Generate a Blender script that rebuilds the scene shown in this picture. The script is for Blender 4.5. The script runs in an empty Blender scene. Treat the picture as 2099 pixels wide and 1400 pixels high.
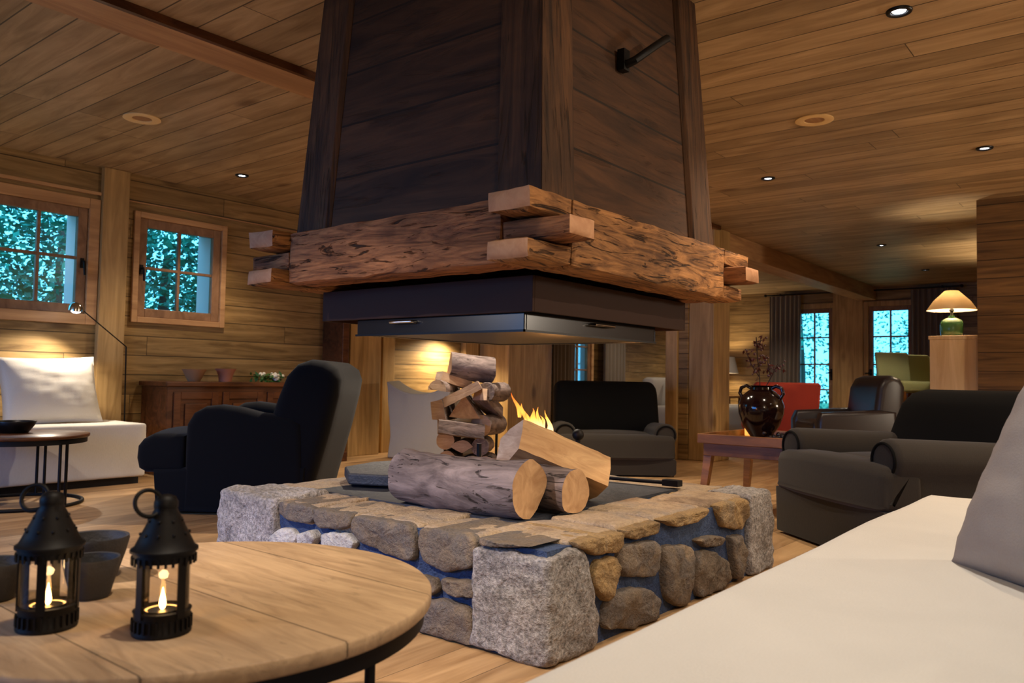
import bpy, bmesh, math, random
from mathutils import Vector, Matrix, noise
R=math.radians; PI=math.pi
COL=bpy.context.scene.collection
random.seed(7)

# ------------------------------------------------------------ helpers
def lin(r,g,b):
    f=lambda c:((c/255+.055)/1.055)**2.4 if c>10 else c/255/12.92
    return (f(r),f(g),f(b),1)

class G:
    """small node-graph builder"""
    def __init__(s,name):
        s.m=bpy.data.materials.new(name); s.m.use_nodes=True
        s.t=s.m.node_tree; s.n=s.t.nodes; s.l=s.t.links; s.b=s.n['Principled BSDF']
        s.out=s.n['Material Output']
    def new(s,k,**kw):
        x=s.n.new(k)
        for a,v in kw.items(): setattr(x,a,v)
        return x
    def put(s,a,i,v):
        if hasattr(v,'is_output') or isinstance(v,bpy.types.NodeSocket): s.l.new(v,a.inputs[i])
        else: a.inputs[i].default_value=v
    def math(s,op,a,b=0.,c=0.):
        x=s.new('ShaderNodeMath',operation=op)
        s.put(x,0,a); s.put(x,1,b); s.put(x,2,c); return x.outputs[0]
    def coord(s,scale=(1,1,1),loc=(0,0,0),rot=(0,0,0)):
        c=s.new('ShaderNodeTexCoord'); m=s.new('ShaderNodeMapping')
        s.l.new(c.outputs['Object'],m.inputs[0]); m.inputs[1].default_value=loc; m.inputs[2].default_value=rot; m.inputs[3].default_value=scale
        return m.outputs[0]
    def noise(s,vec,scale=1,detail=4,dist=0,rough=.55):
        x=s.new('ShaderNodeTexNoise'); s.l.new(vec,x.inputs['Vector'])
        x.inputs['Scale'].default_value=scale; x.inputs['Detail'].default_value=detail; x.inputs['Distortion'].default_value=dist; x.inputs['Roughness'].default_value=rough
        return x.outputs[0]
    def ramp(s,fac,stops):
        x=s.new('ShaderNodeValToRGB'); s.l.new(fac,x.inputs[0]); e=x.color_ramp.elements
        while len(e)<len(stops): e.new(.5)
        for i,(p,c) in enumerate(stops):
            e[i].position=p; e[i].color=c if not isinstance(c,(int,float)) else (c,c,c,1)
        return x.outputs[0]
    def mix(s,fac,a,b,blend='MIX'):
        x=s.new('ShaderNodeMix',data_type='RGBA',blend_type=blend)
        s.put(x,0,fac); s.put(x,6,a); s.put(x,7,b); return x.outputs[2]
    def bump(s,h,strength=.3,dist=.01):
        x=s.new('ShaderNodeBump'); s.l.new(h,x.inputs['Height']); x.inputs['Strength'].default_value=strength; x.inputs['Distance'].default_value=dist
        s.l.new(x.outputs[0],s.b.inputs['Normal'])
    def color(s,c): s.put(s.b,'Base Color',c)
    def rough(s,v): s.put(s.b,'Roughness',v)

def plain(name,c,rough=.6,metal=0,spec=.5,emit=None,estr=0,sheen=0):
    g=G(name); g.color(c); g.rough(rough); g.b.inputs['Metallic'].default_value=metal; g.b.inputs['Specular IOR Level'].default_value=spec
    if sheen: g.b.inputs['Sheen Weight'].default_value=sheen
    if emit: g.b.inputs['Emission Color'].default_value=emit; g.b.inputs['Emission Strength'].default_value=estr
    return g.m

def wood(name,dark,light,scale,plank=None,knots=0,rough=.55,cracks=0,bump=.15,joint=None,seam=.35,dist=1.2,var=.3,spec=.3,contrast=(.3,.7),gap=.014):
    """scale = grain frequency per axis (low along the grain); plank=(axis,width); joint=(axis,length)"""
    g=G(name); tc=g.new('ShaderNodeTexCoord'); sep=g.new('ShaderNodeSeparateXYZ'); g.l.new(tc.outputs['Object'],sep.inputs[0])
    vec=g.coord(scale); seamv=None; rnd=None
    if plank:
        ax,w=plank; q=g.math('DIVIDE',sep.outputs[ax],w); fl=g.math('FLOOR',q); fr=g.math('FRACT',q)
        comb=g.new('ShaderNodeCombineXYZ'); g.l.new(fl,comb.inputs[0])
        d=g.math('MINIMUM',fr,g.math('SUBTRACT',1.,fr)); seamv=g.math('LESS_THAN',d,gap)
        if joint:
            wn0=g.new('ShaderNodeTexWhiteNoise',noise_dimensions='1D'); g.l.new(fl,wn0.inputs['W'])
            jq=g.math('ADD',g.math('DIVIDE',sep.outputs[joint[0]],joint[1]),g.math('MULTIPLY',wn0.outputs[0],7.3)); g.l.new(g.math('FLOOR',jq),comb.inputs[1])
            jf=g.math('FRACT',jq); jd=g.math('LESS_THAN',jf,.0022*2.4/joint[1]); seamv=g.math('MAXIMUM',seamv,jd)
        wn=g.new('ShaderNodeTexWhiteNoise',noise_dimensions='3D'); g.l.new(comb.outputs[0],wn.inputs['Vector']); rnd=wn.outputs[0]
        off=g.new('ShaderNodeVectorMath',operation='SCALE'); g.l.new(wn.outputs[1],off.inputs[0]); off.inputs['Scale'].default_value=23.
        add=g.new('ShaderNodeVectorMath',operation='ADD'); g.l.new(vec,add.inputs[0]); g.l.new(off.outputs[0],add.inputs[1]); vec=add.outputs[0]
    n=g.noise(vec,1,7,dist,.6)
    col=g.ramp(n,[(contrast[0],dark),(contrast[1],light)])
    n2=g.noise(g.coord((1.3,1.3,1.3)),1.1,3,0)
    col=g.mix(.55,col,g.ramp(n2,[(.3,.62),(.7,1.)]),'MULTIPLY')
    if rnd is not None:
        col=g.mix(1.,col,g.ramp(rnd,[(0,1-var),(1,1.)]),'MULTIPLY')
    h=n
    if knots:
        ks=[knots*.45 if v==min(scale) else knots for v in scale]
        vo=g.new('ShaderNodeTexVoronoi'); g.l.new(g.coord(ks),vo.inputs['Vector']); vo.inputs['Scale'].default_value=1; vo.inputs['Randomness'].default_value=1
        kn=g.ramp(vo.outputs['Distance'],[(.05,1.),(.13,0.)])
        col=g.mix(g.math('MULTIPLY',kn,.75),col,(dark[0]*.35,dark[1]*.28,dark[2]*.25,1))
    if cracks:
        cn=g.noise(g.coord([v*.9 for v in scale],loc=(3,5,1)),1,8,2.5,.7)
        ck=g.ramp(cn,[(.36,1.),(.43,0.)])
        st=g.ramp(g.noise(g.coord((2.2,2.2,4)),1,4,1),[(.45,0.),(.7,1.)])
        col=g.mix(g.math('MULTIPLY',ck,cracks),col,(.012,.007,.004,1))
        col=g.mix(g.math('MULTIPLY',st,cracks*.6),col,(dark[0]*.35,dark[1]*.33,dark[2]*.33,1))
        h=g.math('SUBTRACT',n,ck)
    if seamv is not None:
        col=g.mix(g.math('MULTIPLY',seamv,1-seam),col,(.01,.006,.003,1)); h=g.math('SUBTRACT',h,g.math('MULTIPLY',seamv,3.))
    g.color(col); g.rough(rough); g.b.inputs['Specular IOR Level'].default_value=spec; g.bump(h,bump,.006)
    return g.m

def fabric(name,c,rough=.95,weave=260,bump=.12,sheen=.0,var=.12):
    g=G(name); n=g.noise(g.coord((weave,weave,weave*.25)),1,2,0); n2=g.noise(g.coord((3,3,3)),1,4,.4)
    d=tuple(v*(1-var*2) for v in c[:3])+(1,)
    g.color(g.mix(.5,g.mix(g.ramp(n,[(.3,0.),(.7,1.)]),d,c),g.mix(g.ramp(n2,[(.3,0.),(.7,1.)]),d,c))); g.rough(rough)
    g.b.inputs['Specular IOR Level'].default_value=.2; g.b.inputs['Sheen Weight'].default_value=sheen
    g.bump(g.math('ADD',n,g.math('MULTIPLY',n2,2.)),bump,.004); return g.m

def stone(name,stops,scale=5,speck=.35,bump=.5,fine=90,rough=.85):
    g=G(name); n=g.noise(g.coord(),scale,5,.6); c=g.ramp(n,stops)
    f=g.noise(g.coord(),fine,3,0,.7); c=g.mix(speck,c,g.ramp(f,[(.3,.25),(.7,1.)]),'MULTIPLY')
    b=g.noise(g.coord(),28,6,0,.65)
    g.color(c); g.rough(rough); g.bump(g.math('ADD',b,g.math('MULTIPLY',f,.5)),bump,.02); return g.m

def glass(name,tint=(1,1,1,1),refl=.06):
    g=G(name); t=g.new('ShaderNodeBsdfTransparent'); t.inputs[0].default_value=tint
    gl=g.new('ShaderNodeBsdfGlossy'); gl.inputs['Roughness'].default_value=.03
    fr=g.new('ShaderNodeFresnel'); fr.inputs[0].default_value=1.4
    m=g.new('ShaderNodeMixShader'); g.l.new(g.math('MULTIPLY',fr.outputs[0],refl*12),m.inputs[0]); g.l.new(t.outputs[0],m.inputs[1]); g.l.new(gl.outputs[0],m.inputs[2])
    g.l.new(m.outputs[0],g.out.inputs[0]); return g.m

class B:
    """collects geometry; build() links it as ONE mesh object"""
    def __init__(s): s.v=[]; s.f=[]
    def add(s,vs,fs):
        o=len(s.v); s.v+=[Vector(v) for v in vs]; s.f+=[[o+i for i in f] for f in fs]; return s
    def box(s,x0,y0,z0,x1,y1,z1,M=None):
        vs=[Vector((x,y,z)) for z in(z0,z1) for y in(y0,y1) for x in(x0,x1)]
        if M is not None: vs=[M@v for v in vs]
        return s.add(vs,[(0,2,3,1),(4,5,7,6),(0,1,5,4),(2,6,7,3),(0,4,6,2),(1,3,7,5)])
    def rings(s,rs,cap=True,closed=True):
        n=len(rs[0]); vs=[v for r in rs for v in r]; fs=[]
        for k in range(len(rs)-1):
            for i in range(n if closed else n-1):
                j=(i+1)%n; fs.append((k*n+i,k*n+j,(k+1)*n+j,(k+1)*n+i))
        if cap and closed: fs.append(tuple(range(n))[::-1]); fs.append(tuple((len(rs)-1)*n+i for i in range(n)))
        return s.add(vs,fs)
    def tube(s,p,r,n=10,cap=True):
        p=[Vector(q) for q in p]; rr=r if isinstance(r,(list,tuple)) else [r]*len(p); rs=[]
        up=None
        for i,q in enumerate(p):
            t=(p[min(i+1,len(p)-1)]-p[max(i-1,0)]).normalized()
            if up is None: up=t.orthogonal().normalized()
            up=(up-t*up.dot(t)); up=up.normalized() if up.length>1e-6 else t.orthogonal().normalized()
            sd=t.cross(up); rs.append([q+(up*math.cos(2*PI*k/n)+sd*math.sin(2*PI*k/n))*rr[i] for k in range(n)])
        return s.rings(rs,cap)
    def lathe(s,prof,n=32,c=(0,0,0),cap=True,M=None,noisy=0):
        c=Vector(c); rs=[]
        for r,z in prof:
            ring=[]
            for k in range(n):
                v=Vector((r*math.cos(2*PI*k/n),r*math.sin(2*PI*k/n),z))
                if M is not None: v=M@v
                ring.append(v+c)
            rs.append(ring)
        return s.rings(rs,cap)
    def torus(s,c,R_,r,n=40,m=8,M=None):
        c=Vector(c); vs=[];fs=[]
        for i in range(n):
            for j in range(m):
                a=2*PI*i/n;b=2*PI*j/m; v=Vector(((R_+r*math.cos(b))*math.cos(a),(R_+r*math.cos(b))*math.sin(a),r*math.sin(b)))
                if M is not None: v=M@v
                vs.append(v+c); fs.append((i*m+j,((i+1)%n)*m+j,((i+1)%n)*m+(j+1)%m,i*m+(j+1)%m))
        return s.add(vs,fs)
    def ball(s,c,r,n=14,m=9,sc=(1,1,1)):
        prof=[(math.sin(PI*k/m)*r+1e-5,-math.cos(PI*k/m)*r) for k in range(m+1)]
        rs=[[Vector((c[0]+a*math.cos(2*PI*i/n)*sc[0],c[1]+a*math.sin(2*PI*i/n)*sc[1],c[2]+z*sc[2])) for i in range(n)] for a,z in prof]
        return s.rings(rs)
    def soft(s,w,d,h,r,c=(0,0,0),n=12,puff=0,wob=0,seed=0,M=None):
        """rounded upholstered block centred at c"""
        hx,hy,hz=w/2,d/2,h/2; c=Vector(c); r=min(r,hx,hy,hz)*.999
        def f(i,half):
            t=-1+2*i/n; # denser near edges
            return math.sin(t*PI/2)*half
        cache={}; vs=[]; fs=[]
        def vid(p):
            k=(round(p[0],5),round(p[1],5),round(p[2],5))
            if k in cache: return cache[k]
            p=Vector(p); q=Vector((max(-hx+r,min(hx-r,p.x)),max(-hy+r,min(hy-r,p.y)),max(-hz+r,min(hz-r,p.z))))
            dd=p-q; v=q+dd.normalized()*r if dd.length>1e-9 else p
            if puff:
                u=1-(p.x/hx)**2; t=1-(p.y/hy)**2
                if abs(p.z)>hz*.3: v.z+=math.copysign(puff*max(0,u)*max(0,t),p.z)
                t2=1-(p.z/hz)**2
                v.y+=(p.y/hy)*puff*.5*max(0,u)*t2
            if wob:
                nn=noise.noise_vector(v*6+Vector((seed*3.1,seed,0))); v+=nn*wob
            v=v+c
            if M is not None: v=M@v
            vs.append(v); cache[k]=len(vs)-1; return len(vs)-1
        for ax in range(3):
            hh=[hx,hy,hz]; a,b=[k for k in range(3) if k!=ax]
            for sg in(-1,1):
                for i in range(n):
                    for j in range(n):
                        q=[]
                        for di,dj in((0,0),(1,0),(1,1),(0,1)):
                            p=[0,0,0]; p[ax]=sg*hh[ax]; p[a]=f(i+di,hh[a]); p[b]=f(j+dj,hh[b]); q.append(vid(p))
                        if (sg>0)==(ax==1): q=q[::-1]
                        fs.append(q)
        return s.add(vs,fs)
    def prof(s,pts,axis,a0,a1,r=.03,st=4,warp=None,M=None):
        """profile polygon (2D) extruded along axis with rounded ends"""
        n=len(pts); P=[Vector((p[0],p[1],0)) for p in pts]
        area=sum(P[i].x*P[(i+1)%n].y-P[(i+1)%n].x*P[i].y for i in range(n)); sg=1 if area>0 else -1
        nr=[]
        for i in range(n):
            t=(P[(i+1)%n]-P[i-1]).normalized(); nr.append(Vector((-t.y,t.x,0))*sg)
        rs=[]
        seq=[(r*(1-math.sin(PI/2*k/st)),a0+math.copysign(r*(1-math.cos(PI/2*k/st)),a1-a0)) for k in range(st+1)]
        m=6
        seq+=[(0,a0+(a1-a0)*(r/abs(a1-a0)+(1-2*r/abs(a1-a0))*k/m)) for k in range(1,m)]
        seq+=[(r*(1-math.sin(PI/2*k/st)),a1-math.copysign(r*(1-math.cos(PI/2*k/st)),a1-a0)) for k in range(st,-1,-1)]
        for ins,a in seq:
            ring=[]
            for p,q in zip(P,nr):
                u=p+q*ins; v={'x':Vector((a,u.x,u.y)),'y':Vector((u.x,a,u.y)),'z':Vector((u.x,u.y,a))}[axis]
                if warp: v=warp(v)
                if M is not None: v=M@v
                ring.append(v)
            rs.append(ring)
        return s.rings(rs)
    def build(s,name,mat,parent=None,loc=None,world=False,smooth=False,bevel=0,sub=0,rz=0,segs=2):
        me=bpy.data.meshes.new(name); vs=s.v
        if world and parent is not None:
            inv=WM[parent.name].inverted(); vs=[inv@v for v in vs]
        me.from_pydata([tuple(v) for v in vs],[],s.f)
        bm=bmesh.new(); bm.from_mesh(me); bmesh.ops.recalc_face_normals(bm,faces=bm.faces); bm.to_mesh(me); bm.free()
        o=bpy.data.objects.new(name,me); COL.objects.link(o)
        if mat: me.materials.append(mat)
        if parent is not None: o.parent=parent
        if loc: o.location=loc
        if rz: o.rotation_euler=(0,0,rz)
        WM[o.name]=(WM[parent.name] if parent is not None else Matrix())@Matrix.Translation(Vector(loc or (0,0,0)))@Matrix.Rotation(rz,4,'Z')
        if bevel:
            b=o.modifiers.new('b','BEVEL'); b.width=bevel; b.segments=segs; b.limit_method='ANGLE'; b.angle_limit=R(35)
        if sub:
            b=o.modifiers.new('s','SUBSURF'); b.levels=sub; b.render_levels=sub
        if smooth:
            for p in me.polygons: p.use_smooth=True
            try: me.set_sharp_from_angle(angle=R(50))
            except Exception: pass
        return o
WM={}
def tag(o,label=None,cat=None,group=None,kind=None):
    if label: o['label']=label
    if cat: o['category']=cat
    if group: o['group']=group
    if kind: o['kind']=kind
    return o
def thing(name,label,cat,loc=(0,0,0),rz=0,group=None,kind=None):
    o=bpy.data.objects.new(name,None); COL.objects.link(o); o.location=loc; o.rotation_euler=(0,0,rz); o.empty_display_size=.1
    WM[o.name]=Matrix.Translation(Vector(loc))@Matrix.Rotation(rz,4,'Z')
    return tag(o,label,cat,group,kind)
def copy_tree(o,parent=None):
    c=o.copy(); COL.objects.link(c); c.parent=parent
    for ch in list(o.children): copy_tree(ch,c)
    return c
def struct(o): o['kind']='structure'; return o
def rotm(ax,a): return Matrix.Rotation(a,4,ax)
def place(p,rz=0,rx=0,ry=0): return Matrix.Translation(Vector(p))@rotm('Z',rz)@rotm('Y',ry)@rotm('X',rx)
def blob(poly,n=44):
    """resample + smooth a closed 2D outline"""
    P=[Vector(p) for p in poly]
    for _ in range(2):
        Q=[]
        for i in range(len(P)):
            a,b=P[i],P[(i+1)%len(P)]; Q+= [a*.87+b*.13,a*.13+b*.87]
        P=Q
    L=[0]
    for i in range(len(P)): L.append(L[-1]+(P[(i+1)%len(P)]-P[i]).length)
    out=[];k=0
    for i in range(n):
        t=L[-1]*i/n
        while L[k+1]<t: k+=1
        f=(t-L[k])/max(1e-9,L[k+1]-L[k]); out.append(P[k].lerp(P[(k+1)%len(P)],f))
    return out
LEFT={'L1': [(-3.128, 0.349), (-2.728, 0.35), (-2.743, 0.28), (-2.714, 0.206), (-2.734, 0.107), (-3.063, 0.026), (-3.119, 0.151)], 'L2': [(-2.724, 0.35), (-2.516, 0.35), (-2.478, 0.312), (-2.512, 0.282), (-2.634, 0.278), (-2.711, 0.291)], 'L3': [(-2.497, 0.346), (-2.282, 0.35), (-2.274, 0.305), (-2.339, 0.286), (-2.453, 0.278), (-2.495, 0.306)], 'L4': [(-2.775, 0.188), (-2.712, 0.245), (-2.633, 0.249), (-2.591, 0.227), (-2.617, 0.186), (-2.741, 0.164)], 'L5': [(-2.589, 0.235), (-2.496, 0.262), (-2.466, 0.24), (-2.493, 0.2), (-2.581, 0.195)], 'L6': [(-2.452, 0.257), (-2.298, 0.281), (-2.251, 0.249), (-2.292, 0.202), (-2.434, 0.19)], 'L7': [(-2.265, 0.346), (-2.08, 0.35), (-1.964, 0.35), (-1.943, 0.295), (-1.955, 0.228), (-2.075, 0.226), (-2.229, 0.252), (-2.271, 0.298)], 'L8': [(-1.93, 0.342), (-1.845, 0.35), (-1.684, 0.35), (-1.672, 0.303), (-1.692, 0.251), (-1.807, 0.213), (-1.904, 0.233), (-1.934, 0.297)], 'L9': [(-1.666, 0.35), (-1.536, 0.35), (-1.461, 0.35), (-1.451, 0.35), (-1.535, 0.335), (-1.661, 0.323)], 'L11': [(-1.829, 0.194), (-1.711, 0.205), (-1.676, 0.195), (-1.679, 0.155), (-1.752, 0.148), (-1.827, 0.153)], 'L12': [(-1.922, 0.072), (-1.882, 0.118), (-1.805, 0.129), (-1.709, 0.122), (-1.681, 0.097), (-1.673, 0.014), (-1.705, 0.004), (-1.833, 0.004), (-1.947, 0.004)], 'L13': [(-1.925, 0.188), (-1.851, 0.19), (-1.838, 0.155), (-1.871, 0.127), (-1.924, 0.136)], 'L14': [(-2.228, 0.212), (-2.074, 0.21), (-1.954, 0.196), (-1.939, 0.117), (-1.972, 0.046), (-2.118, 0.043), (-2.229, 0.099)], 'L15': [(-2.628, 0.161), (-2.434, 0.172), (-2.266, 0.171), (-2.254, 0.078), (-2.5, 0.034), (-2.655, 0.063)], 'G1': [(-1.672, 0.284), (-1.593, 0.323), (-1.395, 0.329), (-1.389, 0.008), (-1.508, 0.004), (-1.612, 0.004), (-1.661, 0.017), (-1.68, 0.134)]}
RIGHT={'R1': [(2.064, 0.35), (2.214, 0.35), (2.335, 0.35), (2.343, 0.311), (2.312, 0.28), (2.173, 0.294), (2.075, 0.332)], 'R2': [(2.347, 0.35), (2.569, 0.35), (2.606, 0.342), (2.589, 0.306), (2.433, 0.304), (2.368, 0.32)], 'R3': [(2.613, 0.35), (2.797, 0.35), (2.988, 0.35), (3.011, 0.339), (2.881, 0.307), (2.72, 0.31), (2.636, 0.335)], 'R4': [(3.084, 0.35), (3.383, 0.35), (3.406, 0.282), (3.353, 0.213), (3.152, 0.248), (3.094, 0.319)], 'R5': [(3.426, 0.35), (3.661, 0.35), (3.676, 0.004), (3.491, 0.004), (3.408, 0.071), (3.439, 0.214)], 'R6': [(2.182, 0.273), (2.313, 0.272), (2.32, 0.218), (2.299, 0.174), (2.249, 0.124), (2.19, 0.176), (2.16, 0.231)], 'R7': [(2.331, 0.3), (2.593, 0.281), (2.617, 0.184), (2.581, 0.155), (2.371, 0.183), (2.326, 0.233)], 'R8': [(2.63, 0.257), (2.862, 0.226), (2.884, 0.138), (2.853, 0.004), (2.765, 0.004), (2.667, 0.048), (2.64, 0.145)], 'R9': [(2.909, 0.183), (3.014, 0.186), (3.192, 0.106), (3.243, 0.017), (3.155, 0.004), (2.929, 0.004), (2.893, 0.081)], 'R10': [(3.211, 0.212), (3.353, 0.196), (3.397, 0.072), (3.335, 0.004), (3.268, 0.02), (3.242, 0.118)], 'R11': [(2.891, 0.238), (3.058, 0.234), (3.176, 0.205), (3.143, 0.178), (2.969, 0.196)], 'R12': [(2.238, 0.117), (2.315, 0.158), (2.522, 0.125), (2.612, 0.067), (2.599, 0.004), (2.407, 0.004), (2.236, 0.046)], 'R13': [(2.208, 0.004), (2.237, 0.03), (2.407, 0.004), (2.595, 0.004), (2.726, 0.004), (2.725, 0.004), (2.65, 0.004), (2.253, 0.004)], 'G2': [(1.937, 0.325), (2.044, 0.322), (2.121, 0.222), (2.185, 0.146), (2.17, 0.046), (2.149, 0.011), (1.956, 0.004)]}
# ------------------------------------------------------------ materials
pine_d=lin(118,90,50); pine_l=lin(196,160,104)
M={}
M['ceil']=wood('ceiling boards',lin(160,132,96),lin(216,188,146),(1.2,9,9),(1,.2),2.2,.5,var=.3,joint=(0,3.1),dist=1.0,bump=.1,gap=.02,seam=.2)
M['wallx']=wood('wall boards',pine_d,pine_l,(1.1,1.1,16),(2,.165),2.4,.55,var=.3,joint=(1,2.7),gap=.026,seam=.25)
M['wally']=wood('wall boards far',pine_d,pine_l,(1.1,1.1,16),(2,.165),2.4,.55,var=.3,joint=(0,2.7),gap=.026,seam=.25)
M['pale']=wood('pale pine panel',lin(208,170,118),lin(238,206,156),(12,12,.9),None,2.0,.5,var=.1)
M['darkwall']=wood('shaded old boards',lin(84,60,34),lin(138,102,60),(1.1,1.1,16),(2,.165),2.4,.55,var=.3,joint=(0,2.7),gap=.026,seam=.25)  # wall boards darkened to carry the shade on the partition
M['post']=wood('pine posts',lin(150,118,72),lin(208,172,116),(12,12,.9),None,2.0,.5,var=.2)
M['ltrim']=wood('pine horizontal trim',lin(160,118,80),lin(210,166,118),(9,1,9),None,2.0,.5)
M['frame']=wood('window wood',lin(118,86,62),lin(164,126,94),(7,7,4),None,0,.5)
M['floor']=wood('oak floor boards',lin(150,112,72),lin(205,165,118),(9,1.0,9),(0,.19),1.6,.42,var=.22,joint=(1,2.2),gap=.008,bump=.08)
M['hood']=wood('old hood boards',lin(50,30,15),lin(100,64,36),(1.6,1.6,14),(2,.215),2.0,.7,cracks=.3,var=.35,bump=.4,gap=.02,seam=.15)
M['hoodpost']=wood('old hood corner boards',lin(46,28,15),lin(100,66,38),(26,26,1.2),None,1.5,.7,cracks=.75,bump=.6)
M['beamx']=wood('hewn beam',lin(84,48,27),lin(196,130,80),(2.6,22,24),None,1.6,.75,cracks=.9,bump=1.0,dist=2.6)
M['beamy']=wood('hewn beam side',lin(84,50,26),lin(206,144,84),(22,2.6,24),None,1.6,.75,cracks=.9,bump=1.0,dist=2.6)
M['endgrain']=wood('sawn end grain',lin(170,120,84),lin(196,148,108),(16,16,16),None,0,.7,bump=.1)
M['steel']=plain('dark brown steel band',lin(50,28,18),.7,.1,.3)
M['black']=plain('blackened metal',lin(20,20,22),.38,.5,.5)
M['blackgloss']=plain('black enamel',lin(26,28,34),.22,.3,.6)
M['iron']=plain('wrought iron',lin(15,12,11),.55,.3,.3)
M['chrome']=plain('polished metal',lin(210,205,195),.18,1)
M['rub']=stone('field stone',[(.25,lin(84,74,64)),(.42,lin(130,112,92)),(.55,lin(112,102,94)),(.7,lin(160,136,106))],5.2,.55,.9,110)
M['rub2']=stone('ochre stone',[(.3,lin(116,92,62)),(.5,lin(176,142,92)),(.7,lin(150,130,104))],6,.6,.9,100)
M['cap']=stone('cap stone',[(.3,lin(132,108,86)),(.5,lin(186,160,128)),(.7,lin(150,136,124))],5.5,.5,.9,80)
M['granite']=stone('rough granite',[(.3,lin(150,142,136)),(.7,lin(204,196,190))],7,1.,1.,75,.9)
M['whitestone']=stone('pale rubble',[(.3,lin(176,172,166)),(.7,lin(214,208,200))],8,.5,.9,70)
M['mortar']=stone('blue grey mortar',[(.3,lin(38,58,98)),(.7,lin(66,84,116))],6,.4,1.,70)  # blue dusk light on the mortar is put into its colour
M['slate']=stone('dark slate',[(.3,lin(30,32,38)),(.7,lin(56,58,66))],5,.3,.4,50,.6)
M['linen']=fabric('natural linen',lin(206,200,190),weave=240,bump=.18,var=.06)
M['linen2']=fabric('greige linen',lin(170,158,148),weave=240,bump=.2,var=.06)
M['slip']=fabric('pale slipcover',lin(160,152,142),weave=200,var=.05)
M['velvet']=fabric('charcoal velvet',lin(7,7,10),sheen=.04,bump=.1)
M['velvet2']=fabric('brown grey velvet',lin(50,44,37),sheen=.08,bump=.15)
M['velvetb']=plain('black velvet back',lin(6,5,5),.9,0,.15)
M['red']=fabric('coral red fabric',lin(214,84,60),var=.08)
M['leather']=plain('dark leather',lin(38,30,30),.38,0,.5)
M['green']=fabric('sage green fabric',lin(150,156,112),var=.08)
M['curt']=fabric('grey taupe curtain',lin(128,116,102),var=.08)
M['table']=wood('reclaimed oak top',lin(160,128,94),lin(226,190,146),(24,3.2,24),(0,.29),1.4,.55,contrast=(.2,.8),cracks=.22,var=.18,bump=.2,gap=.006)
M['tray']=wood('walnut tray',lin(80,48,22),lin(146,94,48),(2,12,12),None,1,.4)
M['cab']=wood('stained walnut',lin(58,32,18),lin(112,68,38),(12,2.,12),None,1.4,.35)
M['bark']=wood('grey bark',lin(74,62,60),lin(158,140,134),(4.0,15,15),None,0,.85,cracks=.75,bump=1.)
M['cut']=wood('split wood',lin(176,130,84),lin(222,178,124),(3,18,18),None,0,.7,bump=.3,cracks=.2)
M['cutend']=wood('log end',lin(164,122,82),lin(206,164,118),(14,14,14),None,0,.7,bump=.2)
M['cutv']=wood('birch split faces',lin(170,138,112),lin(214,184,156),(5,5,24),None,0,.75,bump=.3,cracks=.25)
M['glass']=glass('clear glass')
M['lglass']=glass('lantern glass',(.93,.9,.86,1),.09)
M['wax']=plain('candle wax',lin(238,214,170),.5,0,.4,lin(255,170,80),.35)
M['flame']=plain('candle flame',lin(255,190,110),.5,0,0,lin(255,186,100),14)
M['bulb']=plain('lit lamp disc',lin(255,250,240),.5,0,0,lin(236,244,255),9)
g=G('parchment lamp shade'); g.color(lin(206,184,152)); tl=g.new('ShaderNodeBsdfTranslucent'); tl.inputs[0].default_value=lin(225,205,170); mx_=g.new('ShaderNodeMixShader'); mx_.inputs[0].default_value=.22; g.l.new(g.b.outputs[0],mx_.inputs[1]); g.l.new(tl.outputs[0],mx_.inputs[2]); g.l.new(mx_.outputs[0],g.out.inputs[0]); M['shade']=g.m
M['greenglaze']=plain('green glazed ceramic',lin(46,84,54),.15,0,.6)
M['vase']=plain('dark red glazed clay',lin(22,8,8),.12,0,.45)
M['bowl']=stone('dark stone bowl',[(.3,lin(30,29,32)),(.7,lin(46,44,46))],9,.2,.2,70,.7)
M['clay']=plain('terracotta clay',lin(176,112,84),.7)
M['claylight']=plain('pale clay',lin(172,128,88),.7)
M['leaf']=plain('green leaves',lin(70,110,44),.6)
M['petal']=plain('white petals',lin(230,226,214),.6)
M['twig']=plain('dark twig',lin(52,28,22),.7)
M['berry']=plain('dark red berries',lin(78,22,20),.4)
M['rod']=plain('black curtain rod',lin(18,16,15),.4,.6)
g=G('tree foliage'); g.color(g.ramp(g.noise(g.coord(),1.6,4),[(.3,lin(8,74,66)),(.7,lin(44,160,130))])); g.rough(.8); M['foliage']=g.m
M['trunk']=plain('tree bark',lin(70,58,48),.9)
M['grass']=plain('lawn',lin(62,110,60),.9)
M['white']=plain('painted shutter edge',lin(240,190,190),.6)

# ------------------------------------------------------------ room shell
CE=2.53
def holes_wall(name,mat,axis,a,b,u0,u1,hs,z1=CE):
    """wall slab between a..b on axis, spanning u0..u1 with rectangular openings (u0,u1,z0,z1)"""
    m=B(); hs=sorted(hs); u=u0
    def bx(p,q,s,t):
        if q-p<1e-4 or t-s<1e-4: return
        m.box(a,p,s,b,q,t) if axis=='x' else m.box(p,a,s,q,b,t)
    for h in hs:
        bx(u,h[0],0,z1); bx(h[0],h[1],0,h[2]); bx(h[0],h[1],h[3],z1); u=h[1]
    bx(u,u1,0,z1); return struct(m.build(name,mat))
W1=(1.62,2.86,1.31,2.17); W2=(3.28,4.05,1.32,2.17); W3=(9.70,10.33,.5,2.15)
struct(B().box(-7.12,-3.2,-.1,3.2,14.9,0).build('floor',M['floor']))
struct(B().box(-7.12,-3.2,CE,3.2,14.9,CE+.12).build('ceiling',M['ceil']))
holes_wall('wall_left',M['wallx'],'x',-7.12,-6.75,-3.2,14.9,[W1,W2,W3])
D1=(-5.06,-4.42,.12,2.2); D2=(-3.82,-3.13,.12,2.2)
holes_wall('wall_far',M['wally'],'y',14.6,14.8,-6.75,3.2,[D1,D2])
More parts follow.
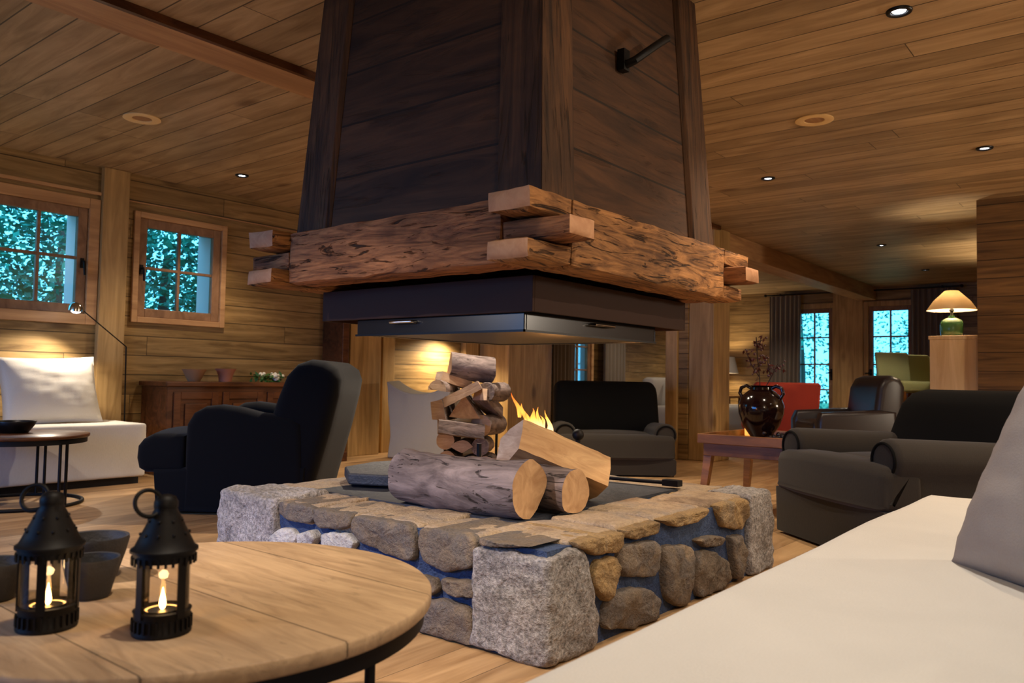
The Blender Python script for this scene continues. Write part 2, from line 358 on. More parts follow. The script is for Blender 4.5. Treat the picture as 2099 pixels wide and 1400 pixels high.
struct(B().box(3.0,-3.0,0,3.2,14.6,CE).build('wall_right',M['wallx']))
BW=(-5.6,-2.4,.9,2.2)
holes_wall('wall_back',M['wally'],'y',-3.2,-3.0,-6.75,3.0,[BW])
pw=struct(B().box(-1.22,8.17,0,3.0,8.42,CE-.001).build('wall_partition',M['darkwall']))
# ceiling band, a strip coloured dark for its side shadow and the box beam
struct(B().box(-3.9,-3.0,CE-.035,-3.635,8.05,CE-.001).build('trim_1',M['ltrim'],bevel=.004))
struct(B().box(-3.634,-3.0,CE-.042,-3.605,8.05,CE-.0012).build('trim_2',M['cab']))
struct(B().box(-3.98,8.3,CE-.225,-3.69,14.55,CE-.001).build('trim_3',M['ltrim'],bevel=.006))
# posts
struct(B().box(-6.749,2.95,0,-6.69,3.165,CE-.002).build('trim_4',M['post'],bevel=.006))
struct(B().box(-6.749,5.5,0,-6.60,5.93,CE-.002).build('trim_5',M['post'],bevel=.006))
struct(B().box(-6.749,5.25,0,-6.42,5.33,CE-.002).build('trim_15',M['cab'],bevel=.006))
struct(B().box(-6.749,6.04,0,-6.69,6.22,CE-.002).build('trim_6',M['post'],bevel=.006))
struct(B().box(-6.749,7.38,0,-6.66,7.62,CE-.002).build('trim_7',M['post'],bevel=.006))
struct(B().box(-6.748,7.66,0,-6.2,8.57,CE-.002).build('trim_8',M['post'],bevel=.008))
p=B().box(-3.95,8.0,0,-3.66,8.42,CE-.002)
struct(p.build('trim_9',M['post'],bevel=.01))
struct(B().box(-4.06,7.98,0,-3.951,8.3,CE-.002).build('trim_10',M['wally'],bevel=.003))
struct(B().box(-4.20,7.94,0,-4.061,8.25,CE-.002).build('trim_11',M['post'],bevel=.006))
struct(B().box(-4.42,8.6,0,-4.33,8.72,CE-.002).build('trim_12',M['post'],bevel=.006))
struct(B().box(-4.4,14.53,0,-3.9,14.599,CE-.002).build('trim_13',M['post'],bevel=.006))
# head casing over the left windows and baseboards
struct(B().box(-6.749,-3.0,2.29,-6.715,2.945,2.315).box(-6.749,3.17,2.29,-6.735,5.5,2.30).build('trim_14',M['ltrim']))
struct(B().box(-6.749,-3.0,0,-6.73,2.94,.1).box(-6.749,6.23,0,-6.73,7.37,.1).box(-6.749,3.17,0,-6.73,5.49,.1).box(-6.749,8.58,0,-6.73,14.5,.1).build('baseboard_left',M['ltrim'],bevel=.004))
struct(B().box(-6.7,14.57,0,-5.15,14.599,.1).box(-3.05,14.57,0,2.99,14.599,.1).build('baseboard_far',M['post'],bevel=.004))

# windows on the left wall
def window(name,h,casing,mun_u,mun_z,handle_u):
    u0,u1,z0,z1=h; c=casing
    m=B(); t=.03
    m.box(-6.749,u0-c,z0-c,-6.749+t,u0,z1+c).box(-6.749,u1,z0-c,-6.749+t,u1+c,z1+c).box(-6.749,u0,z1,-6.749+t,u1,z1+c).box(-6.749,u0,z0-c,-6.749+t,u1,z0)
    root=struct(m.build(name,M['ltrim'],bevel=.005))
    f=.075; s=B(); a,b=-6.80,-6.745
    s.box(a,u0,z0,b,u0+f,z1).box(a,u1-f,z0,b,u1,z1).box(a,u0+f,z1-f,b,u1-f,z1).box(a,u0+f,z0,b,u1-f,z0+f)
    s.build('window_frame',M['frame'],root,bevel=.006)
    q=B()
    for u in mun_u: q.box(-6.79,u-.012,z0+f,-6.755,u+.012,z1-f)
    for z in mun_z: q.box(-6.789,u0+f,z-.012,-6.756,u1-f,z+.012)
    q.build('glazing_bar',M['frame'],root,bevel=.003)
    B().box(-6.776,u0+f,z0+f,-6.772,u1-f,z1-f).build('window_pane',M['glass'],root)
    zc=(z0+z1)/2-.03; k=B().box(-6.745,handle_u-.014,zc-.03,-6.735,handle_u+.014,zc+.05)
    k.tube([(-6.735,handle_u,zc+.02),(-6.70,handle_u,zc+.02),(-6.695,handle_u,zc-.0),(-6.695,handle_u+.005,zc-.09)],.009,8)
    k.build('window_handle',M['iron'],root,smooth=True)
    B().box(-7.119,u1-.012,z0+.001,-6.801,u1-.001,z1-.001).build('outer_reveal',M['white'],root)
    return root
window('window_1',W1,.085,[2.5],[1.76],2.86-.035)
window('window_2',W2,.05,[3.655],[1.745],3.28+.03)
window('window_3',W3,.06,[10.0],[1.0,1.35,1.7],9.74)
# glazed garden doors
def door(name,h,glass_u,rows,handle_u):
    u0,u1,z0,z1=h; c=.09; m=B()
    m.box(u0-c,14.56,0,u0,14.599,z1+c).box(u1,14.56,0,u1+c,14.599,z1+c).box(u0,14.56,z1,u1,14.599,z1+c)
    root=struct(m.build(name,M['post'],bevel=.006))
    g0,g1=glass_u; s=B(); a,b=14.6,14.66
    s.box(u0,a,z0,g0,b,z1).box(g1,a,z0,u1,b,z1).box(g0,a,2.12,g1,b,z1).box(g0,a,z0,g1,b,.32)
    s.build('door_leaf',M['frame'],root,bevel=.006)
    q=B(); uc=(g0+g1)/2; q.box(uc-.014,a+.01,.32,uc+.014,b-.01,2.12)
    for z in rows: q.box(g0,a+.011,z-.014,g1,b-.011,z+.014)
    q.build('glazing_bar',M['frame'],root,bevel=.003)
    B().box(g0,14.628,.32,g1,14.632,2.12).build('door_pane',M['glass'],root)
    k=B().box(handle_u-.02,14.588,.92,handle_u+.02,14.6,1.12).tube([(handle_u,14.588,1.06),(handle_u,14.55,1.06),(handle_u-.01,14.545,1.05),(handle_u-.08,14.545,1.045)],.012,8)
    k.build('door_handle',M['iron'],root,smooth=True)
    B().box(u0,14.6,0,u1,14.78,.119).build('door_sill',M['frame'],root)
door('door_1',D1,(-5.0,-4.5),[1.68,1.2,.75],-4.45)
door('door_2',D2,(-3.75,-3.2),[1.68,1.2,.75],-3.79)
# window behind the viewer
m=B(); 
for u in(-5.6,-4.55,-3.5,-2.45): m.box(u,-3.1,.9,u+.05,-3.05,2.2)
m.box(-5.6,-3.1,.9,-2.4,-3.05,.95).box(-5.6,-3.1,2.15,-2.4,-3.05,2.2)
struct(m.build('window_4',M['frame'],bevel=.004))

# ------------------------------------------------------------ outside: trees and lawn
struct(B().box(-40,-30,-.6,30,50,-.3).build('ground',M['grass']))
def tree(x,y,h,r,label,seed,nl=12000,cz=.6):
    rnd=random.Random(seed); t=thing('garden_tree',label,'tree',(x,y,-.3),group='garden trees outside the windows')
    B().tube([(0,0,0),(.05,.03,h*.4),(0,.1,h*.8)],[.14,.1,.04],8).build('trunk',M['trunk'],t,smooth=True)
    b=B()
    cl=[(Vector((rnd.uniform(-r,r),rnd.uniform(-r,r),h*cz+rnd.uniform(-.45,.5)*h)),rnd.uniform(.35,.75)) for _ in range(34)]
    for i in range(nl):
        c,q=cl[i%len(cl)]; d=Vector((rnd.gauss(0,1),rnd.gauss(0,1),rnd.gauss(0,1))).normalized()*q*rnd.uniform(.6,1.05)
        p=c+d; a=Vector((rnd.gauss(0,1),rnd.gauss(0,1),rnd.gauss(0,.6))).normalized(); e=a.orthogonal().normalized(); s=rnd.uniform(.028,.062)
        b.add([p-a*s,p-e*s*.5,p+a*s,p+e*s*.5],[(0,1,2,3)])
    b.build('foliage',M['foliage'],t)
tree(-9.9,2.1,3.6,1.3,'dense green tree outside the left-hand window, nearest the left edge',1)
tree(-10.3,5.3,3.4,1.3,'dense green tree seen through the small four-pane window',2)
tree(-12.6,8.9,3.6,1.3,'green tree in the right part of the small four-pane window',3)
tree(-12.6,2.0,4.0,1.6,'dark green tree farther out beyond the left-hand window',11,9000)
tree(-13.4,5.2,4.2,1.6,'dark green tree farther out beyond the small four-pane window',12,9000)
tree(-6.2,18.0,3.4,1.2,'green shrub tree outside the glazed door by the left curtain',4,4200)
tree(-4.4,21.6,3.4,1.2,'green shrub tree outside the right-hand glazed door',5,4200)
tree(-9.5,13.6,3.2,1.3,'pale green tree outside the narrow curtained window',6,3000)
# ------------------------------------------------------------ fireplace hood
s_=.885
def H(x,y,z): return (x*s_,y*s_,.85+(z-.85)*s_)
hood=thing('fireplace_hood','tapered chimney hood of old dark boards hanging over the stone hearth','fireplace hood',(-2.133,2.637,1.425))
bz,tz=1.40,2.529
def hcorner(sx,sy,z,off=0):
    a=.61+(.549-.61)*(z-1.47)/(2.487-1.47)+off; return Vector((-2.133+sx*a,2.637+sy*a,z))
def hoodface(off0,off1,name,mat,sxy0,sxy1,f0,f1):
    """board strip on one face between fractions f0..f1, from depth off0 to off1"""
    m=B(); vs=[]
    for z in(bz,tz):
        for off in(off0,off1):
            a=hcorner(*sxy0,z,off); b=hcorner(*sxy1,z,off)
            for f in(f0,f1): vs.append(a.lerp(b,f))
    m.add(vs,[(0,1,3,2),(4,6,7,5),(0,4,5,1),(2,3,7,6),(0,2,6,4),(1,5,7,3)])
    return m
C4=[(-1,-1),(1,-1),(1,1),(-1,1)]
for k in range(4):
    hoodface(-.03,0,'',None,C4[k],C4[(k+1)%4],0.0,1).build('hood_panel',M['hood'],hood,world=True)
for k in range(4):
    a,b=C4[k],C4[(k+1)%4]
    hoodface(.0005,.022,'',None,a,b,0,.145).build('corner_board',M['hoodpost'],hood,world=True,bevel=.004)
    hoodface(.0005,.022,'',None,a,b,.855,1).build('corner_board',M['hoodpost'],hood,world=True,bevel=.004)
lv=B().tube([(-1.56,2.66,2.03),(-1.50,2.665,2.05),(-1.47,2.72,2.09),(-1.45,2.80,2.17)],[.022,.02,.02,.016],8)
lv=B(); lv.box(-.015,-.02,-.05,.015,.02,.03); lv.tube([(0,0,-.03),(.05,0,-.02),(.07,.06,.03),(.075,.16,.10),(.075,.2,.125)],.016,8)
lvo=lv.build('damper_lever',M['iron'],hood,loc=None,smooth=True); lvo.location=Vector((-1.535,2.55,2.06))-Vector((-2.133,2.637,1.425))

# hewn beam frame: forked ends on the beams running away, a single tenon on the cross beams
fr=thing('hewn_beam_frame','square frame of four weathered hewn beams with interlocked ends round the hood','beam frame',(-2.133,2.637,1.204))
z0,z1=1.204,1.425; t0,t1=1.275,1.345
def rough_beam(b,x0,y0,z0,x1,y1,z1,seed,nx=None,amp=.006):
    """box with a gridded, noise-displaced hewn surface"""
    L=(x1-x0,y1-y0,z1-z0); n=[max(3,int(l/.028)) for l in L]; vs=[];fs=[];cache={}
    lo=Vector((x0,y0,z0)); c=Vector(((x0+x1)/2,(y0+y1)/2,(z0+z1)/2)); hs=Vector(L)/2
    def vid(i,j,k):
        key=(i,j,k)
        if key in cache: return cache[key]
        p=lo+Vector((L[0]*i/n[0],L[1]*j/n[1],L[2]*k/n[2]))
        w=noise.noise_vector(Vector((p.x*7,p.y*7,p.z*9))+Vector((seed,seed*2,0)))*amp+noise.noise_vector(p*26+Vector((seed,0,0)))*amp*.45
        e=[i in(0,n[0]),j in(0,n[1]),k in(0,n[2])]
        if sum(e)>=2:
            d=(c-p); dd=Vector((math.copysign(1,d.x)*e[0],math.copysign(1,d.y)*e[1],math.copysign(1,d.z)*e[2])); w+=dd*.007
        vs.append(p+w); cache[key]=len(vs)-1; return len(vs)-1
    for ax in range(3):
        a,bb=[q for q in range(3) if q!=ax]
        for side in(0,n[ax]):
            for i in range(n[a]):
                for j in range(n[bb]):
                    q=[]
                    for di,dj in((0,0),(1,0),(1,1),(0,1)):
                        t=[0,0,0]; t[ax]=side; t[a]=i+di; t[bb]=j+dj; q.append(vid(*t))
                    fs.append(q)
    b.add(vs,fs)
def endcut(o,axis):
    o.data.materials.append(M['endgrain'])
    lim=[v.co[axis] for v in o.data.vertices]; lo,hi=min(lim),max(lim)
    for p in o.data.polygons:
        if abs(p.normal[axis])>.8 and (p.center[axis]<lo+.03 or p.center[axis]>hi-.03): p.material_index=1
for x0,x1,sd in((-2.86,-2.69,1),(-1.585,-1.416,2)):
    b=B(); rough_beam(b,x0,2.06,z0,x1,3.215,z1,sd)
    rough_beam(b,x0,1.832,t1+.004,x1,2.065,z1,sd+.3); rough_beam(b,x0,1.832,z0,x1,2.065,t0-.004,sd+.5)
    rough_beam(b,x0,3.21,t1+.004,x1,3.475,z1,sd+.7); rough_beam(b,x0,3.21,z0,x1,3.40,t0-.004,sd+.9)
    o=b.build('side_beam',M['beamy'],fr,world=True,smooth=True); endcut(o,1)
for y0,y1,sd in((1.907,2.062,5),(3.213,3.372,6)):
    b=B(); rough_beam(b,-2.688,y0,z0+.002,-1.587,y1,z1-.004,sd)
    rough_beam(b,-2.95,y0+.004,t0,-2.69,y1-.002,t1,sd+.3,amp=.003); rough_beam(b,-1.59,y0+.004,t0,-1.325,y1-.002,t1,sd+.6,amp=.003)
    o=b.build('cross_beam',M['beamx'],fr,world=True,smooth=True); endcut(o,0)
# steel band and hanging black guard
sb=thing('steel_smoke_collar','dark brown steel collar with a black pull-down fire guard under the beam frame','smoke collar',(-2.2,2.71,1.0))
x0,x1,y0,y1=-2.76,-1.635,2.143,3.275
m=B(); T=.012
for a in((x0,y0,x1,y0+T),(x0,y1-T,x1,y1),(x0,y0+T,x0+T,y1-T),(x1-T,y0+T,x1,y1-T)): m.box(a[0],a[1],1.078,a[2],a[3],1.203)
m.box(x0+T,y0+T,1.19,x1-T,y1-T,1.2025)
m.build('steel_band',M['steel'],sb,world=True,bevel=.002)
bx0,bx1,by0,by1=-2.565,-1.69,2.17,3.10
m=B()
for a in((bx0,by0,bx1,by0+T),(bx0,by1-T,bx1,by1),(bx0,by0+T,bx0+T,by1-T),(bx1-T,by0+T,bx1,by1-T)): m.box(a[0],a[1],1.016,a[2],a[3],1.11)
m.build('fire_guard',M['blackgloss'],sb,world=True,bevel=.003)
m=B().box(bx0+T,by0+T,1.02,bx1-T,by1-T,1.035)
m.build('baffle_plate',M['black'],sb,world=True)
m=B().box(bx0-.004,by0-.006,1.012,bx1+.006,by0-.0005,1.02).box(bx1+.0005,by0-.006,1.012,bx1+.006,by1,1.02)
m.build('guard_lip',M['black'],sb,world=True)
for q in(0,1):
    b=B(); 
    if q==0: b.tube([(-2.34,by0-.002,1.062),(-2.34,by0-.025,1.062),(-2.22,by0-.025,1.062),(-2.22,by0-.002,1.062)],.006,8)
    else: b.tube([(bx1+.002,2.58,1.062),(bx1+.025,2.58,1.062),(bx1+.025,2.72,1.062),(bx1+.002,2.72,1.062)],.006,8)
    b.build('guard_handle',M['chrome'],sb,world=True,smooth=True)

# ------------------------------------------------------------ stone hearth
he=thing('stone_hearth','raised square hearth of rubble stone and rough granite corner blocks under the hood','hearth',(-2.27,2.8,0))
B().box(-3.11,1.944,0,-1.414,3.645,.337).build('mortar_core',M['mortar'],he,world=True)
def tracedstone(b,poly,face,depth,bulge,seed,amp=.008):
    P=blob(poly,60); c=sum(P,Vector((0,0)))/len(P); rs=[]
    P=[p+(p-c).normalized()*noise.noise(Vector((p.x*22,p.y*22,seed*3)))*.008 for p in P]
    prof_=[(1.0,-depth),(1.0,-.010),(.99,.004),(.955,.6*bulge+.004),(.88,.9*bulge+.004),(.75,bulge+.005),(.6,bulge+.006),(.45,bulge+.006),(.3,bulge+.006),(.12,bulge+.006)]
    for f,o in prof_:
        ring=[]
        for p in P:
            q=c+(p-c)*f; nz=noise.noise(Vector((q.x*14,q.y*14,seed)))*amp*1.1+abs(noise.noise(Vector((q.x*38,q.y*38,seed))))*amp*.9
            oo=o+(nz*1.6 if o>0 else 0)
            ring.append(Vector((q.x,1.93-oo+.0,q.y)) if face=='L' else Vector((-1.40+oo,q.x,q.y)))
        rs.append(ring)
    b.rings(rs)
ochre={'R1','R2','R3','R4','R6'}; caps={'L2','L3','L7','L8','L9','R1','R2','R3','R4'}
groups={}
for face,D_ in(('L',LEFT),('R',RIGHT)):
    for i,(k,p) in enumerate(D_.items()):
        if k in('G1','G2','L1','R5','R13'): continue
        mat='rub2' if k in ochre else 'whitestone' if k in('L4','L5','L6') else 'rub'
        groups.setdefault(mat,B()); tracedstone(groups[mat],p,face,.30 if k in caps else .09,.012,i*1.7+(5 if face=='R' else 0))
for k,b in groups.items(): b.build('face_stones',M[k],he,world=True,smooth=True)
def rock(b,x0,y0,z0,x1,y1,z1,seed,amp=.012,r=.03,n=18):
    c=Vector(((x0+x1)/2,(y0+y1)/2,(z0+z1)/2)); k=B(); k.soft(x1-x0,y1-y0,z1-z0,r,(0,0,0),n)
    vs=[]
    for v in k.v:
        w=v+c; d=noise.noise_vector(w*9+Vector((seed,0,seed)))*amp+noise.noise_vector(w*32+Vector((0,seed,0)))*amp*.55
        vs.append(w+d)
    b.add(vs,k.f)
for nm,a in(('c',(-1.69,1.915,0.0,-1.385,2.17,.325)),('r',(-1.60,3.42,0,-1.385,3.69,.36)),('l',(-3.15,1.915,0,-2.735,2.2,.357)),('b',(-3.15,3.4,0,-2.9,3.68,.355))):
    b=B(); rock(b,*a,{'c':3.,'r':5.,'l':2.,'b':6.}[nm],.011,.022,40 if nm!='b' else 12)
    if nm=='c': b.v=[Vector((v.x,v.y+max(0,(v.y-1.93)/.24)*(-.05+.08*min(1,(.33-v.z)/.22)),v.z)) for v in b.v]
    o=b.build('granite_corner_block',M['granite'],he,world=True,smooth=True)
# filler mortar around the near corner and cap stones with real depth over the top
b=B(); rnd=random.Random(4)
def capset(lst):
    for i,a in enumerate(lst):
        zt=.352+rnd.uniform(-.006,.008); rock(b,a[0],a[1],.27,a[2],a[3],zt,i*2.3+lst[0][0],.007,.016,16)
capset([(-2.725,1.94,-2.50,2.22),(-2.49,1.94,-2.275,2.2),(-2.265,1.945,-1.95,2.24),(-1.94,1.945,-1.68,2.2),(-1.67,1.97,-1.50,2.2)])
capset([(-1.72,2.06,-1.42,2.34),(-1.70,2.35,-1.42,2.6),(-1.72,2.61,-1.42,3.0),(-1.68,3.02,-1.42,3.40)])
capset([(-3.13,2.22,-2.87,2.6),(-3.12,2.62,-2.86,3.0),(-3.13,3.02,-2.88,3.38),(-2.88,3.4,-2.5,3.67),(-2.48,3.4,-2.1,3.66),(-2.08,3.4,-1.62,3.67)])
b.build('cap_stones',M['cap'],he,world=True,smooth=True)
b=B();b2=B()
for i in range(6):
    for q in(0,1):
        if q==0: rock(b2,-3.1+i*.28,3.60,.02,-2.86+i*.28,3.67,.27,i+3.1,.01,.03,6)
        else: rock(b,-3.14,2.2+i*.2,.02,-3.07,2.38+i*.2,.27,i+7.7,.01,.03,6)
b.build('face_stones',M['rub'],he,world=True,smooth=True); b2.build('face_stones',M['rub'],he,world=True,smooth=True)
B().box(-2.86,2.2,.33,-1.73,3.4,.352).build('fire_bed',M['slate'],he,world=True)
sl=B(); pts=[(-3.02,2.50),(-2.80,2.34),(-2.62,2.42),(-2.66,2.62),(-2.82,2.86),(-3.04,2.98),(-3.10,2.75)]
sl.prof([(p[0]+2.85,p[1]-2.62) for p in pts],'z',0,.05,.008,2)
tag(sl.build('slate_slab',M['slate'],loc=(-2.85,2.62,.366),bevel=.004),'dark slate slab lying on the hearth behind the left end of the big log','slab')

# ------------------------------------------------------------ logs and fire on the hearth
def logobj(name,p0,p1,shape,mats,label,cat='log',group=None,seed=0,twist=0,bend=0,amp=.006,rad=1):
    p0=Vector(p0);p1=Vector(p1); ax=(p1-p0); L=ax.length; q=ax.to_track_quat('X','Z').to_matrix().to_4x4()
    c=(p0+p1)/2; n=len(shape); rs=[]; K=max(6,int(L/.03)); sharp=shape
    tw=rotm('X',twist)
    for k in range(K+1):
        t=k/K; ring=[]
        for (a,bb) in sharp:
            v=Vector((0,a,bb)); rr=1+noise.noise(Vector((t*L*6+seed,a*9,bb*9)))*.07; v=v*rr*rad; v=tw@v
            v+=noise.noise_vector(Vector((t*L*22,v.y*22+seed,v.z*22)))*amp
            v.x=-L/2+L*t+ (noise.noise(Vector((v.y*9,v.z*9,seed)))*.02 if k in(0,K) else 0)
            v.z+=bend*(1-(2*t-1)**2)
            ring.append(v)
        rs.append(ring)
    b=B().rings(rs); o=b.build(name,mats[0],smooth=True)
    for mm in mats[1:]: o.data.materials.append(mm)
    nb=n
    for i,f in enumerate(o.data.polygons):
        if i>=K*n: f.material_index=1
        elif len(mats)>2 and (i%n) in FLAT.get(id(shape),()): f.material_index=2
    o.matrix_world=Matrix.Translation(c)@q
    tag(o,label,cat,group); return o
FLAT={}
def circ(r,n=22,sy=1): return [(r*math.cos(2*PI*k/n),r*sy*math.sin(2*PI*k/n)) for k in range(n)]
def wedge(r,a0,a1,n=9,inner=.06):
    pts=[(r*math.cos(a0+(a1-a0)*k/n),r*math.sin(a0+(a1-a0)*k/n)) for k in range(n+1)]
    c=(math.cos((a0+a1)/2)*r*inner,math.sin((a0+a1)/2)*r*inner); A=pts[-1]; Z=pts[0]
    ex=[(A[0]+(c[0]-A[0])*f,A[1]+(c[1]-A[1])*f) for f in(.3,.6)]+[c]+[(c[0]+(Z[0]-c[0])*f,c[1]+(Z[1]-c[1])*f) for f in(.4,.7)]
    pts2=pts+ex; m=Vector((sum(p[0] for p in pts2)/len(pts2),sum(p[1] for p in pts2)/len(pts2)))
    out=[(p[0]-m.x,p[1]-m.y) for p in pts2]; FLAT[id(out)]=set(range(n,n+len(ex)+1)); KEEP.append(out); return out
KEEP=[]
tri=[(-.10,-.06),(0,-.075),(.105,-.06),(.06,.02),(.01,.095),(-.05,.02)]
big=circ(.103,28,1.0)
logobj('firewood_log',(-2.335,2.245,.460),(-1.735,2.275,.456),big,[M['bark'],M['cutend']],'big grey bark-covered log lying across the front of the hearth','log',seed=2,bend=-.012,amp=.007)
logobj('firewood_log',(-2.22,2.50,.444),(-1.665,2.46,.440),circ(.082,22),[M['bark'],M['cutend']],'round log with an orange sawn end behind the big bark log','log',seed=5)
split=[(-.155,-.05),(-.05,-.06),(.06,-.06),(.155,-.05),(.16,.0),(.10,.045),(0,.06),(-.10,.055),(-.16,.03)]
split=[(-.095,-.075),(0,-.08),(.095,-.075),(.10,0),(.095,.06),(0,.065),(-.095,.06),(-.10,0)]
logobj('firewood_log',(-1.985,2.47,.600),(-1.790,2.80,.446),split,[M['cut'],M['cutv']],'square split log leaning over the big bark log beside the flames','log',seed=8,twist=R(-30),amp=.004)
def flame(b,c,h,w,seed,lean=(0,0)):
    rnd=random.Random(seed); n=8; rs=[]; K=9
    for k in range(K+1):
        t=k/K; r=w*math.sin(PI*min(1,.12+t*.88))**.8*(1-t*.75)*(1-.98*(t>=1)); off=Vector((lean[0]*t*t+math.sin(t*6+seed)*w*.5*t,lean[1]*t*t+math.cos(t*5+seed)*w*.3*t,h*t))
        rs.append([Vector(c)+off+Vector((r*math.cos(2*PI*i/n),r*.6*math.sin(2*PI*i/n),0)) for i in range(n)])
    b.rings(rs)
ff=G('fire'); z_=ff.new('ShaderNodeTexCoord'); sp=ff.new('ShaderNodeSeparateXYZ'); ff.l.new(z_.outputs['Object'],sp.inputs[0])
em=ff.new('ShaderNodeEmission'); tr=ff.new('ShaderNodeBsdfTransparent'); mx=ff.new('ShaderNodeMixShader')
ff.l.new(ff.ramp(ff.math('MULTIPLY',sp.outputs[2],5.),[(0,lin(255,225,160)),(.45,lin(255,150,60)),(1.,lin(200,70,20))]),em.inputs[0]); em.inputs[1].default_value=1.6
lw=ff.new('ShaderNodeLayerWeight'); lw.inputs[0].default_value=.35
nn=ff.noise(ff.coord((40,40,14)),1,4,1.)
ff.l.new(ff.math('MULTIPLY',ff.ramp(nn,[(.35,.25),(.6,.95)]),ff.ramp(lw.outputs['Facing'],[(.2,1.),(.9,0.)])),mx.inputs[0]); ff.l.new(tr.outputs[0],mx.inputs[1]); ff.l.new(em.outputs[0],mx.inputs[2]); ff.l.new(mx.outputs[0],ff.out.inputs[0]); M['fire']=ff.m
fi=thing('log_fire','small orange flames rising behind the leaning split log','fire',(-2.12,2.88,.585))
for i,(dx,dy,dz,h,w,lx) in enumerate([(-.11,-.04,.10,.16,.020,-.05),(-.08,-.02,.07,.13,.026,-.05),(-.045,0,.04,.14,.030,-.04),(-.01,0,.02,.12,.032,-.02),(.02,.01,-.01,.15,.026,-.015),(.045,.01,-.03,.10,.03,-.02),(.0,.05,0,.18,.02,-.03),(-.06,.05,.03,.16,.02,-.02),(.16,.02,-.09,.07,.022,-.02),(.20,.02,-.11,.05,.02,-.01)]):
    b=B(); flame(b,(dx,dy,dz*.9),h*.7,w*.95,i,(lx,0)); b.build('flame',M['fire'],fi,smooth=True)
# firedogs
def firedog(x,y,zt,label,knob=True):
    t=thing('firedog',label,'firedog',(x,y,.353),group='iron firedogs on the hearth')
    B().tube([(0,0,.0),(0,0,zt-.02)],.013,10).build('upright',M['iron'],t,smooth=True)
    if knob:
        B().ball((0,0,zt),.03,14,9).build('knob',M['iron'],t,smooth=True)
    f=B().box(-.012,-.5,.05,.012,.0,.072); f.tube([(-.10,0.02,0),(-.05,.02,.03),(0,.0,.045),(.05,.02,.03),(.10,.02,0)],.011,8)
    f.box(-.012,-.5,0,.012,-.478,.05); f.build('foot_bar',M['iron'],t,smooth=False)
    return t
firedog(-2.255,3.35,.22,'black iron firedog with a ball top at the rear right of the hearth')
firedog(-2.78,3.20,.17,'plain black iron firedog at the rear left of the hearth',False)
pk=B().tube([(-.22,0,.012),(.10,.03,.014),(.2,.04,.016)],.009,8).box(.18,.02,.002,.26,.07,.03)
tag(pk.build('fire_poker',M['iron'],loc=(-1.98,3.36,.36),smooth=True),'short black fire iron lying on the rear edge of the hearth','poker')

# ------------------------------------------------------------ stacked firewood behind the hearth
ST=Vector((-4.05,4.55,0)); SR=R(38.8)
rk=thing('log_rack','black steel log rack standing on the floor behind the hearth','log rack',ST,SR)
B().box(-.22,-.19,.0,.22,.21,.02).build('rack_base',M['black'],rk,bevel=.003)
for x in(-.21,.19):
    B().box(x,.185,.02,x+.02,.205,.7).build('rack_post',M['black'],rk)
SM=Matrix.Translation(ST)@rotm('Z',SR)
q1=wedge(.10,R(20),R(160)); q2=wedge(.125,R(35),R(145),inner=.0); q3=wedge(.105,R(200),R(340)); pl=[(-.035,-.03),(.035,-.028),(.04,.028),(-.033,.032)]
def sl_(px,py): return (px-960)/273,(1003-py)/273
def stacked(px,py,axis,L,shape,mats,label,y=0,seed=0,tw=0,dz=0,rad=1):
    x,z=sl_(px,py); a=Vector(axis).normalized()*L/2; c=Vector((x,y,z))
    if label: return logobj('firewood_log',SM@(c-a),SM@(c+a),shape,mats,label,'log','firewood stacked behind the hearth',seed=seed,twist=tw,amp=.004,rad=rad)
BK=[M['bark'],M['cutv']]; WD=[M['cutv'],M['cutv']]
stacked(962,752,(1,.25,-.12),.34,wedge(.10,R(0),R(200),9,.0),BK[:1]+[M['cutend']]+[M['cutv']],'thick split log on the very top of the firewood stack',-.02,1,R(95))
stacked(938,808,(1,-.1,.52),.36,[(-.05,-.032),(.05,-.03),(.052,.03),(-.048,.034)],WD,'pale split plank of firewood slanting up to the right near the top of the stack',-.13,2)
stacked(925,778,(1,.6,-.35),.26,[(-.05,-.032),(.05,-.03),(.052,.03),(-.048,.034)],WD,'short pale split log tucked under the top log of the stack',-.02,22)
stacked(906,790,(.3,1,0),.30,wedge(.075,R(0),R(190),9,0),BK,'small dark half-round log at the upper left of the firewood stack',-.02,3)
stacked(955,833,(.1,1,.0),.33,[(-.115,-.07),(0,-.075),(.115,-.065),(.06,.02),(.0,.10),(-.055,.02)],[M['bark'],M['cutend']],'triangular split log showing its pale end in the middle of the firewood stack',0,4)
stacked(907,838,(.2,1,0),.32,[(-.06,-.07),(.05,-.07),(.06,.06),(-.03,.08)],BK,'narrow split log at the left side of the firewood stack beside the triangular one',-.02,5)
stacked(998,825,(.5,1,-.6),.30,[(-.06,-.04),(.06,-.04),(.05,.05),(-.05,.05)],BK,'dark bark log sloping down at the upper right of the firewood stack',.0,6)
stacked(1008,800,(.4,1,0),.32,circ(.075,14),[M['bark'],M['bark']],'dark round log at the right of the stack under the top log',.05,7)
stacked(944,874,(1,.1,-.12),.34,[(-.075,-.045),(.0,-.06),(.07,-.04),(.06,.04),(0,.052),(-.06,.045)],BK,'dark purple-grey bark log lying sideways across the middle of the firewood stack',-.15,8)
stacked(1000,868,(.4,1,0),.33,circ(.08,14),BK,'round dark log at the right end of the middle row of the stack',.04,9)
stacked(917,898,(.1,1,0),.33,circ(.068,16),BK,'round pale-ended log at the left, just below the sideways bark log',0,10)
stacked(952,908,(.1,1,0),.33,wedge(.095,R(30),R(150),8,0),BK,'wedge-shaped pale log in the lower middle of the firewood stack',0,11)
stacked(988,910,(.1,1,0),.33,circ(.066,14),[M['bark'],M['bark']],'round dark log at the lower right of the firewood stack',0,12)
stacked(922,938,(.1,1,0),.33,circ(.07,16),BK,'round log low on the left of the firewood stack, just above the big hearth log',0,13)
